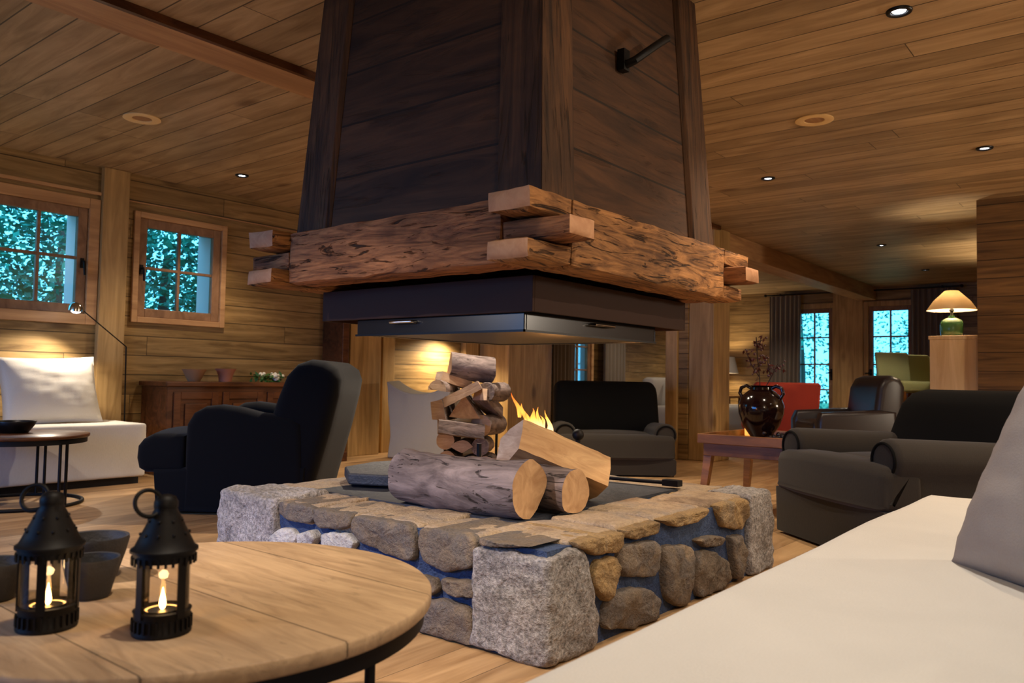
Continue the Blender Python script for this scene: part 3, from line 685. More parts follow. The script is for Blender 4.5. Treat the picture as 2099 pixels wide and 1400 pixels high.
stacked(962,944,(.1,1,0),.33,wedge(.09,R(20),R(170),8,0),BK,'pinkish split log low in the middle of the firewood stack',0,14)
for px,py in((925,978),(963,980),(1000,975),(998,945)):
    stacked(px,py,(.1,1,0),.33,circ(.062,14),BK,'round log at the foot of the firewood stack, hidden behind the big hearth log',0,px)
bk=B().lathe([(.001,.0),(.085,.0),(.105,.26),(.108,.265),(.10,.26),(.08,.012),(.001,.012)],28)
t=thing('ash_bucket','dark blue-black metal ash bucket at the foot of the firewood stack','bucket',(-3.42,3.99,0))
bk.build('bucket_body',M['blackgloss'],t,smooth=True); B().tube([(-.105,0,.25),(-.10,.03,.30),(0,.06,.335),(.10,.03,.30),(.105,0,.25)],.004,6).build('bucket_handle',M['iron'],t,smooth=True)
# ------------------------------------------------------------ club armchairs
def armchair(label,loc,rz,mat,backmat,W=.86,bh=.945,sh=.48,ah=.66,roll=False,skirt=False,cat='armchair',flush=False):
    t=thing('club_armchair',label,cat,loc,rz,'dark club armchairs round the hearth'); h=W/2
    base=[(-.47,.015),(-.10,.015),(.40,.015),(.43,.3),(.2,.31),(-.49,.27)]
    if flush: base=[(-.485,.015),(-.10,.015),(.40,.015),(.43,.3),(.2,.31),(-.49,sh-.21)]
    B().prof(base,'x',-h+.012,h-.012,.03).build('base',mat,t,smooth=True)
    # seat cushion, T-shaped with a bull nose
    w2=W-.04
    cp=[(-.60,.33),(-.585,.27),(-.54,.245),(-.30,.25),(-.30,sh-.01),(-.40,sh),(-.50,sh-.005),(-.565,sh-.04),(-.595,.40)]
    if flush: cp=[(-.49,sh-.18),(-.495,sh-.20),(-.47,sh-.22),(-.28,sh-.22),(-.28,sh-.01),(-.36,sh),(-.43,sh-.003),(-.475,sh-.02),(-.49,sh-.06)]
    b=B().prof(cp,'x',-w2/2,w2/2,.05,5,warp=lambda v:Vector((v.x,v.y-.03*(1-(v.x/(w2/2))**2),v.z+(.02*(1-(v.x/(w2/2))**2) if v.z>.38 else 0))))
    b.soft(W-.36,.52,sh-.26,.05,(0,-.06,(sh+.25)/2),8,puff=.02)
    b.build('seat_cushion',mat,t,smooth=True)
    # backrest
    k=(bh-.45)/(.945-.45); Z=lambda z:.45+(z-.45)*k if z>.45 else z
    bp=[(.13,.40),(.19,.58),(.235,.72),(.28,.84),(.345,.915),(.43,.945),(.52,.935),(.59,.89),(.615,.82),(.60,.72),(.55,.50),(.47,.20),(.43,.03),(.30,.03),(.2,.25)]
    bp=[(y,Z(z)) for y,z in bp]
    B().prof(bp,'x',-h+(.02 if not roll else .04),h-(.02 if not roll else .04),.085,6).build('backrest',backmat,t,smooth=True)
    for s in(-1,1):
        b=B()
        if not roll:
            ap=[(-.30,.015),(-.305,.45),(-.30,.54),(-.26,.61),(-.19,.65),(-.10,ah),(.02,.645),(.14,.615),(.32,.60),(.40,.55),(.42,.015)]
            b.prof(ap,'x',s*(h-.17),s*h,.055,5,warp=None)
        else:
            n=14; r=.105; cx=h-.10; cz=ah-r
            ap=[(cx+r*math.cos(a),cz+r*math.sin(a)) for a in [R(-50)+R(280)*i/n for i in range(n+1)]]
            ap+=[(cx-.045,cz-.13),(cx-.05,.03),(cx+.075,.03),(cx+.07,.25),(cx+.06,cz-.14)]
            ap=[(s*x,z) for x,z in ap]
            b.prof(ap,'y',-.44 if flush else -.40,.40,.035,4,warp=lambda v:Vector((v.x,v.y+(-.02 if v.z<.3 else 0),v.z-(.035*(v.y+.4) if v.z>.35 else 0))))
        b.build('arm',mat,t,smooth=True)
        if roll:
            c=(s*(h-.10),-.442,ah-.105); b=B().torus(c,.082,.007,30,8,rotm('X',R(90)))
            pl_=[Vector((s*(h-.10)+dx,-.447,ah-.19-dz)) for dx,dz in((-.05,0),(-.055,.1),(-.04,.2),(-.05,.38))]
            b.tube(pl_,.006,6); pl_=[v+Vector((.11,0,0)) for v in pl_]; b.tube(pl_,.006,6)
            b.build('piping',backmat if backmat!=mat else M['velvet'],t,smooth=True)
    # hem skirt
    b=B(); N=90; top=.25; pts=[]
    out=[(-h,-.49),(h,-.49),(h,.42),(-h,.42)]
    per=[]
    for i in range(4):
        a=Vector(out[i]); c=Vector(out[(i+1)%4]); m=24
        for q in range(m): per.append((a.lerp(c,q/m),i))
    rs=[]
    for z,g_ in((top,.0),(.12,.004),(.012,.011),(.012,.003),(top-.01,-.006)):
        ring=[]
        for j,(p,i) in enumerate(per):
            nrm=Vector(p).normalized(); w=math.sin(j*1.3)*.25*g_; q=Vector(p)+nrm*(g_+w)
            ring.append(Vector((q.x,q.y,z)))
        rs.append(ring)
    if skirt: b.rings(rs,cap=False); b.build('skirt',mat,t,smooth=True)
    return t
armchair('dark blue-black club armchair seen from its side, left of the stone hearth',(-4.57,3.05,0),R(-51.2),M['velvet'],M['velvet'])
armchair('dark armchair with a black back facing the viewer beyond the fire',(-4.02,6.50,0),R(38.8),M['velvet2'],M['velvetb'],W=1.10,bh=.84,sh=.37,ah=.47,roll=True,skirt=False,flush=True)
armchair('brown-grey slipcovered armchair with rolled arms, right of the stone hearth',(-1.02,4.63,0),R(-39.7),M['velvet2'],M['velvetb'],W=1.0,bh=.83,sh=.475,ah=.60,roll=True,skirt=False,flush=True)

# ------------------------------------------------------------ cushions
def cushion(w,h,t,seed=0,n=26,wr=.006):
    b=B(); rs=[]
    vs=[];fs=[]
    for side in(1,-1):
        for i in range(n+1):
            for j in range(n+1):
                u=-1+2*i/n; v=-1+2*j/n
                e=max(0,(1-abs(u)**2.6))**.5*max(0,(1-abs(v)**2.6))**.5
                pin=1-.055*(1-abs(v)**2)*(abs(u)**3); pin2=1-.055*(1-abs(u)**2)*(abs(v)**3)
                x=u*w/2*pin; y=v*h/2*pin2
                wn=noise.noise(Vector((u*2.2+seed,v*6,seed)))*wr*1.5*(1-abs(u)*.3)+noise.noise(Vector((u*7,v*3+seed,3)))*wr
                z=side*(t/2*e)+wn*(.3+e)
                if side==1: z+=wr*noise.noise(Vector((u*4+v*9,seed,v)))*1.5*(1-e)
                if e==0: z=wn*.3
                vs.append((x,y,z))
        o=0 if side==1 else (n+1)**2
        for i in range(n):
            for j in range(n):
                q=[o+i*(n+1)+j,o+(i+1)*(n+1)+j,o+(i+1)*(n+1)+j+1,o+i*(n+1)+j+1]; fs.append(q if side==1 else q[::-1])
    b.add(vs,fs); return b
def put_cushion(label,w,h,t,mat,M4,seed,group=None,name='cushion',wr=.006):
    b=cushion(w,h,t,seed,wr=wr); o=b.build(name,mat,smooth=True)
    bm=bmesh.new(); bm.from_mesh(o.data); bmesh.ops.remove_doubles(bm,verts=bm.verts,dist=.0008); bm.to_mesh(o.data); bm.free()
    o.matrix_world=M4; tag(o,label,'cushion',group); return o

# ------------------------------------------------------------ foreground sofa
so=thing('sofa','pale linen sofa seat in the right foreground, its far end beside the dark armchair','sofa',(-.18,1.5,0))
b=B(); b.soft(1.08,4.22,.40,.02,(0,0,.215),26,wob=.003)
vs=[]
for v in b.v:
    if v.z>.36: v.z+=noise.noise(Vector((v.x*3,v.y*2.2,1)))*.008
b.build('seat_base',M['linen'],so,smooth=True)
b=B().soft(.22,4.2,.45,.06,(.43,0,.635),12); b.build('backrest',M['linen'],so,smooth=True)
m4=place((-.155,1.93,.66),R(38))@rotm('Y',R(0))
# cushion stands on its lower edge and leans back towards +X
dX=Vector((.68,-.73,0)).normalized(); nX=Vector((.73,.68,0)).normalized(); be=R(26); uY=Vector((0,0,1))*math.cos(be)+nX*math.sin(be); zZ=dX.cross(uY)
cx=Vector((-.40,2.27,.43))-nX*.07+dX*.31+uY*.31-zZ*.07
Mq=Matrix((dX,uY,zZ)).transposed().to_4x4(); Mq.translation=cx
put_cushion('large greige linen cushion standing on the foreground sofa at the right edge',.62,.62,.20,M['linen2'],Mq,3,wr=.004)

# side table beyond the sofa end
t=thing('side_table','small pale round wooden side table at the far end of the foreground sofa','side table',(-.37,4.02,0))
B().lathe([(.001,.40),(.195,.40),(.20,.405),(.20,.43),(.195,.436),(.001,.436)],40).build('table_top',M['cut'],t,smooth=True)
B().tube([(0,0,.02),(0,0,.40)],.018,12).lathe([(.001,0),(.13,0),(.13,.015),(.02,.025),(.001,.025)],30).build('pedestal',M['iron'],t,smooth=True)

# ------------------------------------------------------------ round coffee tables
def round_table(label,loc,r,h,topmat,th,legs,group='round tables with slim black ring frames',rz=0):
    t=thing('round_coffee_table',label,'coffee table',loc,rz,group=group)
    B().lathe([(.001,h-th),(r-.006,h-th),(r,h-th+.006),(r,h-.004),(r-.004,h),(.001,h)],96).build('table_top',topmat,t,smooth=True)
    b=B().torus((0,0,.011),r-.03,.011,72,8); b.build('floor_ring',M['iron'],t,smooth=True)
    b=B().lathe([(r-.022,h-th-.032),(r-.014,h-th-.032),(r-.014,h-th-.0005),(r-.022,h-th-.0005)],96,cap=False); b.build('top_ring',M['iron'],t,smooth=True)
    for a in legs:
        for d in(-.5,.5):
            x=(r-.03)*math.cos(a+d*.13*.4/r*1); y=(r-.03)*math.sin(a+d*.13*.4/r)
            if d<0 or legs is PAIR: B().tube([(x,y,.012),(x,y,h-th-.004)],.0095,10).build('leg',M['iron'],t,smooth=True)
    return t
PAIR=[R(20),R(140),R(260)]
round_table('large round reclaimed-oak coffee table in the left foreground carrying the lanterns',(-1.494,.862,0),.472,.42,M['table'],.030,[R(-76),R(44),R(164)],rz=R(90))
round_table('small round table with a thin dark top standing in front of the left daybed',(-5.62,2.03,0),.39,.445,M['cab'],.022,PAIR)

# ------------------------------------------------------------ lanterns and tealights
def lantern(label,x,y,rz):
    t=thing('candle_lantern',label,'lantern',(x,y,.4205),rz,'black pierced metal candle lanterns')
    I=M['iron']
    B().lathe([(.001,0),(.046,0),(.047,.004),(.044,.01),(.044,.034),(.046,.038),(.042,.04),(.040,.014),(.001,.012)],32).build('base',I,t,smooth=True)
    b=B()
    for k in range(28):
        a=2*PI*k/28; b.box(-.002,-.0015,.008,.002,.0015,.026,Matrix.Translation((.0455*math.cos(a),.0455*math.sin(a),0))@rotm('Z',a))
    b.build('pierced_band',I,t); b=B()
    for k in range(28):
        a=2*PI*k/28; b.box(-.0015,-.002,.114,.0015,.002,.127,Matrix.Translation((.0495*math.cos(a),.0495*math.sin(a),0))@rotm('Z',a))
    b.build('collar_fringe',I,t)
    for k in range(4):
        a=R(35)+PI/2*k; c,s=math.cos(a),math.sin(a)
        B().box(-.0015,-.007,.03,.0015,.007,.122,Matrix.Translation((.0445*c,.0445*s,0))@rotm('Z',a)).build('upright',I,t)
    B().lathe([(.041,.036),(.041,.119)],40,cap=False).build('glass_cylinder',M['lglass'],t,smooth=True)
    B().lathe([(.045,.119),(.0485,.119),(.0485,.134),(.053,.134),(.053,.138),(.047,.142),(.041,.155),(.031,.175),(.023,.192),(.018,.202),(.019,.206),(.019,.214),(.015,.222),(.006,.226),(.0001,.2265)],32,cap=False).build('roof',I,t,smooth=True)
    b=B()
    for q,(rr,z,n) in enumerate(((.0375,.163,10),(.027,.184,8))):
        for k in range(n):
            a=2*PI*(k+.5*q)/n; b.ball((rr*math.cos(a),rr*math.sin(a),z),.0028,6,4)
    b.build('roof_studs',I,t,smooth=True)
    B().torus((-.027,-.010,.214),.022,.0036,30,8,rotm('Z',R(20))@rotm('X',R(70))).build('ring_handle',I,t,smooth=True)
    c=thing('tealight','lit tealight inside the '+('left' if x<-1.4 else 'right')+'-hand lantern','candle',(x,y,.4335),group='tealights in the lanterns')
    B().lathe([(.001,0),(.027,0),(.028,.002),(.028,.026),(.0275,.026),(.027,.024)],28).build('cup',M['black'],c,smooth=True)
    B().lathe([(.001,.003),(.0268,.003),(.0268,.0245),(.02,.0235),(.001,.0225)],28).build('wax',M['wax'],c,smooth=True)
    b=B().lathe([(.0006,.023),(.004,.027),(.0055,.033),(.0045,.041),(.0022,.051),(.0003,.060)],12); b.build('flame',M['flame'],c,smooth=True)
    L=bpy.data.lights.new('tealight_glow','POINT'); L.energy=.10; L.color=(1,.62,.28); L.shadow_soft_size=.008; lo=bpy.data.objects.new('tealight_glow',L); COL.objects.link(lo); lo.location=(x,y,.4335+.062)
lantern('black pierced lantern nearer the left edge, with two dark bowls behind it',-1.452,.577,R(20))
lantern('black pierced lantern on the right, standing alone on the oak table top',-1.288,.690,R(65))
def bowl(label,x,y,z,r,h,mat=None):
    b=B().lathe([(.001,0),(r*.62,0),(r*.68,.004),(r*.9,h*.6),(r,h*.93),(r*.985,h),(r*.9,h*.985),(r*.83,h*.7),(r*.6,.018),(.001,.014)],36)
    o=b.build('stone_bowl',mat or M['bowl'],loc=(x,y,z),smooth=True); return tag(o,label,'bowl','dark stone bowls')
bowl('larger dark stone bowl behind the left lantern on the oak coffee table',-1.735,.775,.4205,.068,.085)
bowl('smaller dark stone bowl in front of the larger one on the coffee table',-1.585,.705,.4205,.050,.075)
bowl('dark stone bowl at the very left edge beside the left lantern',-1.70,.575,.4205,.058,.07)
bowl('shallow black bowl on the small round table by the daybed',-5.72,2.02,.4455,.13,.075,M['black'])

# ------------------------------------------------------------ daybed on the left with its cushion
db=thing('daybed','long pale linen-covered daybed along the left window wall','daybed',(-6.38,1.4,0))
b=B().soft(.68,3.32,.40,.02,(0,0,.255),22,wob=.003); b.build('mattress_cover',M['linen'],db,smooth=True)
B().box(-.31,-1.6,.0,.31,1.62,.05).build('plinth',M['black'],db)
Mq=Matrix.Translation((-6.46,2.52,.70))@rotm('Z',R(90))@rotm('X',R(72))@rotm('Z',R(2))
put_cushion('large cream linen cushion propped against the wall on the left daybed',.70,.53,.20,M['linen'],Mq,9,wr=.0035)
# reading lamp
t=thing('reading_lamp','slender black reading lamp with a small lit metal head arching over the daybed','floor lamp',(-6.58,3.25,0))
w=lambda x,y,z:(x+6.58,y-3.25,z)
B().lathe([(.001,0),(.06,0),(.06,.012),(.02,.018),(.001,.018)],28).build('base',M['iron'],t,smooth=True)
B().tube([(0,0,.015),w(-6.60,3.15,.45),w(-6.60,3.14,1.055)],.006,8).tube([w(-6.60,3.14,1.055),w(-6.48,2.71,1.34)],.005,8).build('pole',M['iron'],t,smooth=True)
hd=B().lathe([(.012,.05),(.035,.045),(.05,.02),(.055,-.01),(.05,-.01),(.03,.03)],24,M=Matrix.Translation(w(-6.47,2.68,1.325))@rotm('Y',R(15)),cap=False); hd.build('lamp_head',M['chrome'],t,smooth=True)
B().ball(w(-6.465,2.68,1.312),.036,12,8,(1,1,.6)).build('bulb',M['bulb'],t,smooth=True)

# ------------------------------------------------------------ sideboard with pots and flowers
sd=thing('sideboard','low dark walnut sideboard with panelled doors against the left wall','sideboard',(-6.5,4.28,0))
x0,x1,y0,y1=-.235,.20,-.93,.92
b=B().box(x0,y0,.09,x1,y1,.735); b.build('carcass',M['cab'],sd,bevel=.004)
B().box(x0,y0-.03,.735,x1+.035,y1+.03,.775).build('table_top',M['cab'],sd,bevel=.008)
B().box(x0,y0-.02,0,x1+.03,y1+.02,.09).build('plinth',M['cab'],sd,bevel=.006)
for k in range(4):
    a=y0+.05+k*.445; c=a+.40; b=B()
    b.box(x1,a,.14,x1+.018,a+.06,.69).box(x1,c-.06,.14,x1+.018,c,.69).box(x1,a+.06,.63,x1+.018,c-.06,.69).box(x1,a+.06,.14,x1+.018,c-.06,.2)
    b.box(x1,a+.10,.24,x1+.014,c-.10,.59); d=b.build('cabinet_door',M['cab'],sd,bevel=.004)
    B().ball((x1+.028,c-.03,.44),.012,10,7).build('knob',M['iron'],d,smooth=True)
tag(B().lathe([(.001,0),(.05,0),(.055,.01),(.095,.09),(.105,.105),(.095,.10),(.05,.015),(.001,.012)],32).build('clay_bowl',M['claylight'],loc=(-6.48,3.68,.7755),smooth=True),'wide pale clay bowl at the left end of the sideboard','bowl')
tag(B().lathe([(.001,0),(.055,0),(.058,.02),(.06,.05),(.08,.095),(.092,.115),(.084,.113),(.05,.05),(.045,.012),(.001,.01)],32).build('clay_pot',M['clay'],loc=(-6.48,3.98,.7755),smooth=True),'flared terracotta pot standing beside the clay bowl on the sideboard','pot')
fl=thing('flower_arrangement','low bunch of white flowers with green leaves on the sideboard','flowers',(-6.46,4.42,.7755))
rnd=random.Random(3)
for k in range(9):
    b=B()
    c=(rnd.uniform(-.05,.05),rnd.uniform(-.07,.15),rnd.uniform(.03,.075))
    for q in range(7):
        a=q*.9; b.ball((c[0]+.016*math.cos(a),c[1]+.016*math.sin(a),c[2]+.006*math.sin(a*2)),.018,7,5)
    b.build('flower_head',M['petal'],fl,smooth=True)
b=B()
for k in range(60):
    c=Vector((rnd.uniform(-.06,.06),rnd.uniform(-.17,.13),rnd.uniform(.0,.08))); a=Vector((rnd.gauss(0,1),rnd.gauss(0,1),abs(rnd.gauss(0,.6)))).normalized()*.035; e=a.orthogonal().normalized()*.013
    b.add([c-a,c-e,c+a,c+e],[(0,1,2,3)])
b.build('leaves',M['leaf'],fl)

# ------------------------------------------------------------ pale slipcovered tub chair
t=thing('slipcovered_chair','pale grey slipcovered chair with a swooping top edge, left of the firewood stack','chair',(-5.93,5.98,0),R(16))
n=16; hw=.37
def sil(z): # half width along height
    return .31+.075*max(0,(z-.22)/.6)**1.3 if z>.22 else .31+.03*(.22-z)/.22
b=B(); rs=[]
zs=[0,.05,.12,.2,.22,.3,.4,.5,.6,.7,.8]
def topz(u): return .665+.125*abs(u)**2.2
for yy,off in((-.20,0),(-.215,.0),(-.20,0)): pass
vs=[];fs=[];K=18
for side,(ya,tz) in enumerate(((-.21,0.),(.05,.015))):
    for i in range(K+1):
        u=-1+2*i/K; T=topz(u)+tz
        for k,z in enumerate(zs):
            zz=z/.8*T; vs.append((u*sil(zz)*(1 if side==0 else .97),ya-(.02*(1-u*u) if side==0 else 0)+(.02 if zz>.6 and side==0 else 0),zz+.008))
nz=len(zs); S=(K+1)*nz
for i in range(K):
    for k in range(nz-1):
        a=i*nz+k; fs.append((a,a+nz,a+nz+1,a+1)); fs.append((S+a,S+a+1,S+a+nz+1,S+a+nz))
    fs.append((i*nz+nz-1,(i+1)*nz+nz-1,S+(i+1)*nz+nz-1,S+i*nz+nz-1)); fs.append((i*nz,S+i*nz,S+(i+1)*nz,(i+1)*nz))
for i in(0,K):
    for k in range(nz-1):
        a=i*nz+k; fs.append((a,a+1,S+a+1,S+a))
b.add(vs,fs); b.build('backrest',M['slip'],t,bevel=.012,smooth=True)
B().soft(.62,.55,.40,.04,(0,.30,.21),10,puff=.01).build('seat',M['slip'],t,smooth=True)
for s in(-1,1): B().soft(.12,.5,.26,.05,(s*.29,.28,.50),8).build('arm',M['slip'],t,smooth=True)
# wall lamp behind it
t=thing('wall_lamp','round black wall lamp shining down the boards above the pale chair','wall lamp',(-6.75,7.0,1.36))
B().box(0.001,-.05,-.05,.02,.05,.06).build('wall_plate',M['iron'],t,bevel=.003)
B().lathe([(.085,-.02),(.09,.0),(.075,.05),(.03,.08),(.001,.085)],28,c=(.12,.03,.0),cap=False).build('lamp_shade',M['black'],t,smooth=True)
B().ball((.12,.03,.03),.02,10,7).build('bulb',M['bulb'],t,smooth=True)

# ------------------------------------------------------------ tray table and vase
t=thing('tray_table','low brown wooden tray table on tapered legs behind the right side of the hearth','table',(-2.01,5.26,0))
x0,x1,y0,y1=-.33,.33,-.39,.40
B().box(x0+.02,y0+.02,.455,x1-.02,y1-.02,.47).build('table_top',M['tray'],t)
b=B().box(x0,y0,.45,x1,y0+.018,.512).box(x0,y1-.018,.45,x1,y1,.512).box(x0,y0+.018,.45,x0+.018,y1-.018,.512).box(x1-.018,y0+.018,.45,x1,y1-.018,.512)
b.build('tray_rim',M['tray'],t,bevel=.004)
B().box(x0+.03,y0+.03,.37,x1-.03,y1-.03,.454).build('apron',M['tray'],t,bevel=.003)
for sx in(-1,1):
    for sy in(-1,1):
        a=Vector((sx*.27,sy*.33+.005,.40)); c=Vector((sx*.31,sy*.37+.005,.0)); b=B(); rs=[]
        for f,w_ in((0,.027),(.5,.023),(1,.017)):
            p=a.lerp(c,f); rs.append([p+Vector((dx*w_,dy*w_,0)) for dx,dy in((-1,-1),(1,-1),(1,1),(-1,1))])
        b.rings(rs).build('leg',M['tray'],t)
v=thing('ceramic_vase','round dark glazed vase with two loop handles and a berry branch, on the tray table','vase',(-2.0,5.10,.471))
B().lathe([(.001,0),(.055,0),(.06,.01),(.068,.03),(.115,.10),(.142,.18),(.145,.23),(.125,.29),(.085,.325),(.068,.335),(.066,.35),(.078,.362),(.07,.362),(.056,.345),(.06,.32),(.10,.25),(.001,.05)],44).build('body',M['vase'],v,smooth=True)
for s in(-1,1):
    B().tube([(s*.07,0,.345),(s*.10,0,.36),(s*.135,0,.345),(s*.145,0,.31),(s*.125,0,.275)],.012,10).build('handle',M['vase'],v,smooth=True)
br=B(); bb=B(); rnd=random.Random(12)
stems=[[(0,0,.2),(-.01,0,.4),(-.03,.01,.55),(-.035,.0,.68)],[(-.015,0,.42),(-.06,-.02,.50),(-.10,-.02,.60)],[(-.02,0,.48),(.03,.01,.55),(.05,.02,.44)],[(-.03,0,.60),(-.005,.01,.66)],[(0,0,.3),(.06,.02,.42),(.10,.02,.50),(.13,.02,.46)]]
for st in stems:
    br.tube(st,.0035,6)
    for k in range(26):
        i=rnd.randrange(1,len(st)); f=rnd.random(); p=Vector(st[i-1]).lerp(Vector(st[i]),f)
        if p.z<.44: continue
        q=p+Vector((rnd.gauss(0,.018),rnd.gauss(0,.018),rnd.gauss(0,.018))); br.tube([p,q],.0012,4)
        if k%2: bb.ball(q,rnd.uniform(.005,.010),6,5)
        else:
            a=Vector((rnd.gauss(0,1),rnd.gauss(0,1),rnd.gauss(0,1))).normalized()*.018; e=a.orthogonal().normalized()*.008; bb.add([q-a,q-e,q+a,q+e],[(0,1,2,3)])
o=br.build('branch',M['twig'],v); bb.build('berries',M['berry'],o)
b=B()
for k in range(46): b.ball((rnd.gauss(0,.045),rnd.gauss(0,.04),.016+abs(rnd.gauss(0,.016))),.016,8,6)
for k in range(3): b.tube([(.05,0,.02),(.10,.01,.05+.01*k),(.13,.01*k,.045)],.003,5)
tag(b.build('grape_bunch',M['vase'],loc=(-1.86,5.02,.4745),smooth=True),'dark bunch of grapes lying on the tray beside the vase','fruit')
c=thing('pillar_candle','short thick glowing yellow candle at the back left of the tray table','candle',(-2.27,5.58,.471))
B().lathe([(.001,0),(.036,0),(.037,.004),(.037,.095),(.034,.10),(.028,.092),(.001,.09)],28).build('wax',plain('warm candle wax',lin(240,190,110),.5,0,.4,lin(255,160,60),.5),c,smooth=True)
B().lathe([(.0006,.09),(.005,.10),(.006,.108),(.0003,.13)],10).build('flame',M['flame'],c,smooth=True)

# ------------------------------------------------------------ chairs in the far room
t=thing('red_armchair','coral red upholstered armchair seen from behind, right of the vase','armchair',(-3.42,9.2,0),R(38.8+180))
B().prof([(-.30,.14),(-.345,.25),(-.37,.86),(-.34,.885),(.34,.885),(.37,.86),(.345,.25),(.30,.14)],'y',.22,.34,.04,5,warp=lambda v:Vector((v.x,v.y+.12*max(0,v.z-.3),v.z-.03*(v.x/.37)**2))).build('backrest',M['red'],t,smooth=True)
B().soft(.62,.6,.26,.05,(0,-.02,.31),10,puff=.02).build('seat',M['red'],t,smooth=True)
for s in(-1,1): B().soft(.1,.52,.30,.045,(s*.30,0,.45),8).build('arm',M['red'],t,smooth=True)
for sx in(-1,1):
    for sy in(-1,1): B().tube([(sx*.26,sy*.24,.2),(sx*.27,sy*.26,0)],[.022,.014],8).build('leg',M['cab'],t,smooth=True)
t=thing('leather_armchair','dark leather armchair seen from the side, between the red chair and the bar stools','armchair',(-2.30,8.05,0),R(-51.2))
B().prof([(-.42,.01),(.34,.01),(.40,.36),(-.42,.38)],'x',-.37,.37,.04).build('base',M['leather'],t,smooth=True)
B().prof([(.08,.30),(.12,.60),(.15,.82),(.20,.91),(.28,.94),(.36,.91),(.40,.83),(.38,.5),(.34,.08),(.2,.08)],'x',-.34,.34,.06,5).build('backrest',M['leather'],t,smooth=True)
B().soft(.5,.56,.16,.05,(0,-.15,.42),8,puff=.02).build('seat_cushion',M['leather'],t,smooth=True)
for s in(-1,1): B().prof([(-.42,.06),(-.43,.5),(-.39,.585),(.15,.62),(.3,.60),(.3,.06)],'x',s*.25,s*.38,.045,5).build('arm',M['leather'],t,smooth=True)
def stool(label,x,y):
    t=thing('bar_stool',label,'bar stool',(x,y,0),R(52),'sage green bar stools beside the partition wall')
    B().soft(.42,.42,.11,.03,(0,0,.835),8,puff=.01).build('seat',M['green'],t,smooth=True)
    B().prof([(.15,.82),(.20,.82),(.245,1.19),(.235,1.21),(.205,1.20),(.165,.9)],'x',-.205,.205,.02,4).build('backrest',M['green'],t,smooth=True)
    for sx in(-1,1):
        for sy in(-1,1): B().box(sx*.18-.02,sy*.18-.02,0,sx*.18+.02,sy*.18+.02,.785).build('leg',M['tray'],t,bevel=.003)
    B().box(-.16,-.19,.28,.16,-.165,.305).box(-.16,.165,.28,.16,.19,.305).build('footrest',M['tray'],t)
    return t
stool('sage green high-backed bar stool nearest the hearth, leftmost of the three',-2.06,9.3)
stool('middle one of three sage green bar stools, partly hidden by the pale bar end',-2.0,10.05)
stool('farthest of three sage green bar stools, only a sliver showing by the bar end',-1.97,10.8)
# bar end with lamp
t=thing('bar_counter','pale pine bar end panel beside the partition wall, a lamp standing on it','bar counter',(-1.43,8.5,0))
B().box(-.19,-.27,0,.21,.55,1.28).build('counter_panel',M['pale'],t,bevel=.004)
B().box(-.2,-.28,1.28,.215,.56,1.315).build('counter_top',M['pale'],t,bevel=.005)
def table_lamp(name,label,x,y,z,sc,shade,basem,energy,rt=.06):
    t=thing(name,label,'table lamp',(x,y,z))
    B().lathe([(a*sc,b*sc) for a,b in((.001,0),(.085,0),(.09,.01),(.098,.06),(.098,.12),(.085,.155),(.05,.175),(.03,.18),(.028,.2),(.001,.2))],36).build('lamp_base',basem,t,smooth=True)
    B().tube([(0,0,.19*sc),(0,0,.29*sc)],.012*sc,10).ball((0,0,.25*sc),.02*sc).build('lamp_fitting',M['iron'],t,smooth=True)
    s=B(); z0,z1=.25*sc,.435*sc; r0=.215*sc; rs=[]
    for r,zz in((r0,z0),(.155*sc,z0+.09*sc),(rt*sc,z1),(rt*sc-.003,z1),(.152*sc,z0+.09*sc),(r0-.004,z0)): rs.append([Vector((r*math.cos(2*PI*k/40),r*math.sin(2*PI*k/40),zz)) for k in range(40)])
    s.rings(rs,cap=False).build('lamp_shade',shade,t,smooth=True)
    B().ball((0,0,.305*sc),.022*sc,12,8).build('bulb',M['bulb2'],t,smooth=True)
    return t
M['bulb2']=plain('warm bulb',lin(255,230,190),.5,0,0,lin(255,215,160),12)
table_lamp('table_lamp','green glazed lamp with a wide cream shade standing on the bar end',-1.475,8.46,1.3155,1.0,M['shade'],M['greenglaze'],1)
# far sofa, lamp and cushions seen behind the vase
sf=thing('far_sofa','pale sofa against the far left wall behind the vase','sofa',(-5.9,12.6,0))
B().soft(1.0,2.4,.42,.06,(0,0,.25),8).build('seat',M['slip'],sf,smooth=True)
B().soft(.25,2.4,.5,.08,(-.45,0,.66),8).build('backrest',M['slip'],sf,smooth=True)
put_cushion('pale cushion at the near end of the far sofa',.5,.45,.18,M['slip'],Matrix.Translation((-5.9,11.75,.72))@rotm('Z',R(10))@rotm('X',R(70)),21,'cushions on the far sofa')
put_cushion('brown-beige round-looking cushion leaning on the far sofa behind the vase',.42,.4,.2,plain('tan cushion',lin(190,140,90),.9),Matrix.Translation((-5.75,12.3,.70))@rotm('Z',R(30))@rotm('X',R(70)),22,'cushions on the far sofa')
t=thing('drum_lamp','table lamp with a pale drum shade behind the branch of the vase','table lamp',(-6.25,14.1,.6))
B().lathe([(.001,0),(.1,0),(.1,.02),(.03,.05),(.03,.4),(.001,.4)],24).build('lamp_base',M['iron'],t,smooth=True)
B().lathe([(.27,.42),(.2,.72),(.197,.72),(.267,.42)],36,cap=False).build('lamp_shade',M['slip'],t,smooth=True)
tb=thing('lamp_table','small dark side table under the drum lamp in the far corner','side table',(-6.3,14.15,0))
B().box(-.28,-.28,.56,.28,.28,.599).build('table_top',M['cab'],tb)
for sx in(-1,1):
    for sy in(-1,1): B().box(sx*.24-.02,sy*.24-.02,0,sx*.24+.02,sy*.24+.02,.56).build('leg',M['cab'],tb)

